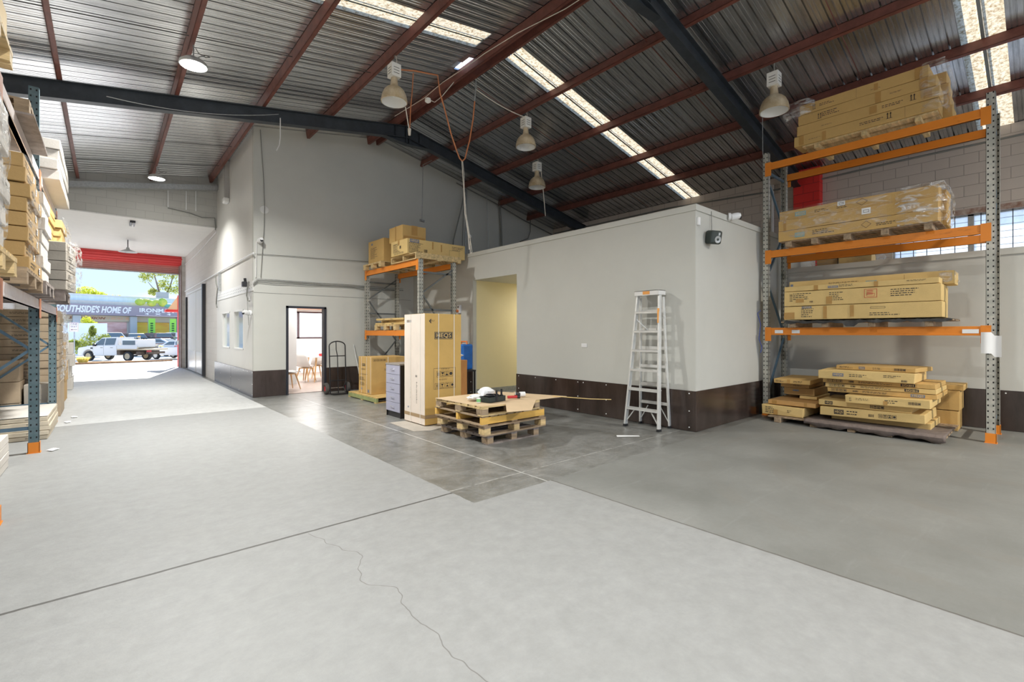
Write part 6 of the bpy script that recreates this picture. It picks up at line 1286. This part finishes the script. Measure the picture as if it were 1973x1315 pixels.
tree('tall sparse gum tree standing behind the shop at the right', (6.6, 93.5, 0), 12, [([(0, 0, 0), (.1, 0, 5), (-.2, 0, 8), (-.9, 0, 11)], [.3, .22, .15, .06]), ([(.0, 0, 6), (1.2, 0, 9), (1.9, 0, 12)], [.16, .10, .05]), ([(-.1, 0, 7.3), (-1.6, 0, 9.5)], [.1, .04])],
     [((-1.9, 0, 10.3), (1.1, .9, 1.0)), ((-.5, 0, 11.3), (1.2, 1, .8)), ((1.2, 0, 11.2), (1.3, 1, 1.2)), ((2.4, 0, 10.2), (1.2, 1, 1.6)), ((.4, 0, 9.2), (1.0, .9, .9)), ((1.8, 0, 8.4), (1.4, 1, .7)), ((-.9, 0, 8.0), (.8, .7, .6)), ((2.6, 0, 12.6), (1.3, 1, 1.0))], 260, .20, M_LF1, 1)
tree('yellow-green bushy tree behind the shop at the far left', (-2.0, 100, 0), 9, [([(0, 0, 0), (0, 0, 7)], [.3, .15])], [((-.3, 0, 7.9), (1.5, 1, 1.0)), ((1.0, 0, 7.4), (1.2, 1, .8)), ((-2.6, 0, 7.6), (1.6, 1, 1.2))], 700, .17, M_LF2, 2, 'broadleaf_tree')
tree('small yellow-green tree behind the middle of the shop', (1.5, 100, 0), 9, [([(0, 0, 0), (0, 0, 6.6)], [.25, .15])], [((-.2, 0, 7.0), (1.2, 1, .7)), ((1.2, 0, 6.9), (1.0, 1, .5))], 500, .16, M_LF2, 3, 'broadleaf_tree')
tree('bright young conifer poking above the white site wall', (-1.4, 59.0, -.6), 4, [([(0, 0, 0), (0, 0, 3.2)], [.07, .03])], [((0, 0, 3.1), (.45, .4, .55)), ((.35, 0, 2.8), (.5, .4, .4)), ((-.2, 0, 2.4), (.5, .4, .5))], 420, .09, M_LF2, 4, 'conifer')
tree('feathery green shrub growing behind the white utility truck', (-1.0, 51.2, -.7), 3, [([(0, 0, 0), (0, 0, 2.3)], [.06, .02])], [((.0, 0, 1.5), (.75, .6, .75)), ((-.6, .2, 1.0), (.6, .5, .6)), ((.15, 0, 2.3), (.25, .25, .45)), ((.9, -.2, 1.6), (.45, .4, .5)), ((-1.0, .2, 1.3), (.35, .35, .35)), ((.6, 0, .9), (.8, .5, .5)), ((1.5, -.4, 1.3), (.25, .25, .45))], 900, .075, M_LF3, 5, 'shrub')
def grass_clump(label, loc, r_, h, n, seed):
    rn = random.Random(seed); b = MB()
    for _ in range(n):
        a = rn.uniform(0, 6.28); rr = r_*rn.random()**.5; p = Vector((rr*math.cos(a)*.5, rr*math.sin(a)*.5, 0)); q = Vector((rr*math.cos(a)*1.2, rr*math.sin(a)*1.2, h*rn.uniform(.5, 1))); w = Vector((-math.sin(a), math.cos(a), 0))*.022
        m_ = (p+q)/2+Vector((0, 0, h*.25)); b.add([p-w, p+w, m_+w, q, m_-w], [(0, 1, 2, 3, 4)])
    o = b.build('grass_clump', M_LF4, None, loc); return tag(o, label, 'plant')
grass_clump('yellow tussock at the near corner of the garden bed by the sign', (-1.12, 40.2, -.45), .40, .42, 260, 6)
grass_clump('long yellow tussock between the truck tray and silver car', (2.3, 50.3, -.1), .42, .6, 420, 7)
grass_clump('second yellow tussock right of its twin behind the truck tray', (3.35, 50.1, -.1), .40, .55, 380, 8)
# red awning post at the roller door
t = thing('awning', 'red-edged canopy on a red steel post just outside the roller door', 'awning', (2.38, 25.0, 0)); MB().box(-.03, .09, -.05, .05, -.03, 3.1).build('post', M_REDW, t)
b = MB(); b.prism([(-.42, 2.42), (.10, 3.25), (.10, 2.42)], -.02, .02); b.build('canopy_side', mat('cream_orange_canopy', (.80, .50, .28), .6), t); MB().box(-.45, .12, -.035, .6, 2.37, 2.47).build('fascia', M_REDW, t)
MB().box(-.06, .10, -.09, .02, .95, 1.13).build('control_box', M_GALVP, t, bevel=.01)
# soffit fittings in the passage
t = thing('dish_lamp', 'small dish lamp hanging under the passage soffit', 'lamp', (.55, 20.5, 4.20)); MB().lathe([(.26, 0), (.05, .10), (.04, .16), (0, .16)], 20).build('dish', M_GALVP, t, smooth=True); MB().tube([(0, 0, .15), (0, 0, .42)], .015, 6).build('stem', M_DARKM, t)
o = MB().box(.50, .62, 16.9, 17.5, 4.56, 4.619).build('strip_bracket', M_DARKM); tag(o, 'dark fixing bracket under the soffit edge', 'bracket')
o = MB().box(.545, .575, 16.95, 17.4, 4.50, 4.56).build('glass_tube', M_PLASW); tag(o, 'short white tube below the soffit bracket', 'tube')
for (x, y0_) in ((1.30, 0), (1.72, 0), (1.95, 0)):
    cable('conduit', {1.30: 'leftmost', 1.72: 'middle', 1.95: 'rightmost'}[x]+' thin vertical conduit on the block panel over the passage', [(x+.0, 16.17, 5.45+.17*(x-1.3)), (x, 16.17, 4.98)], .014, M_PLASW, 'conduit')
cable('cable', 'grey cable along the bottom of the block panel over the passage', [(1.3, 16.17, 4.96), (1.8, 16.17, 4.90), (2.1, 16.17, 4.82), (2.42, 16.17, 4.86), (2.44, 16.17, 4.5)], .014, M_CORDK)
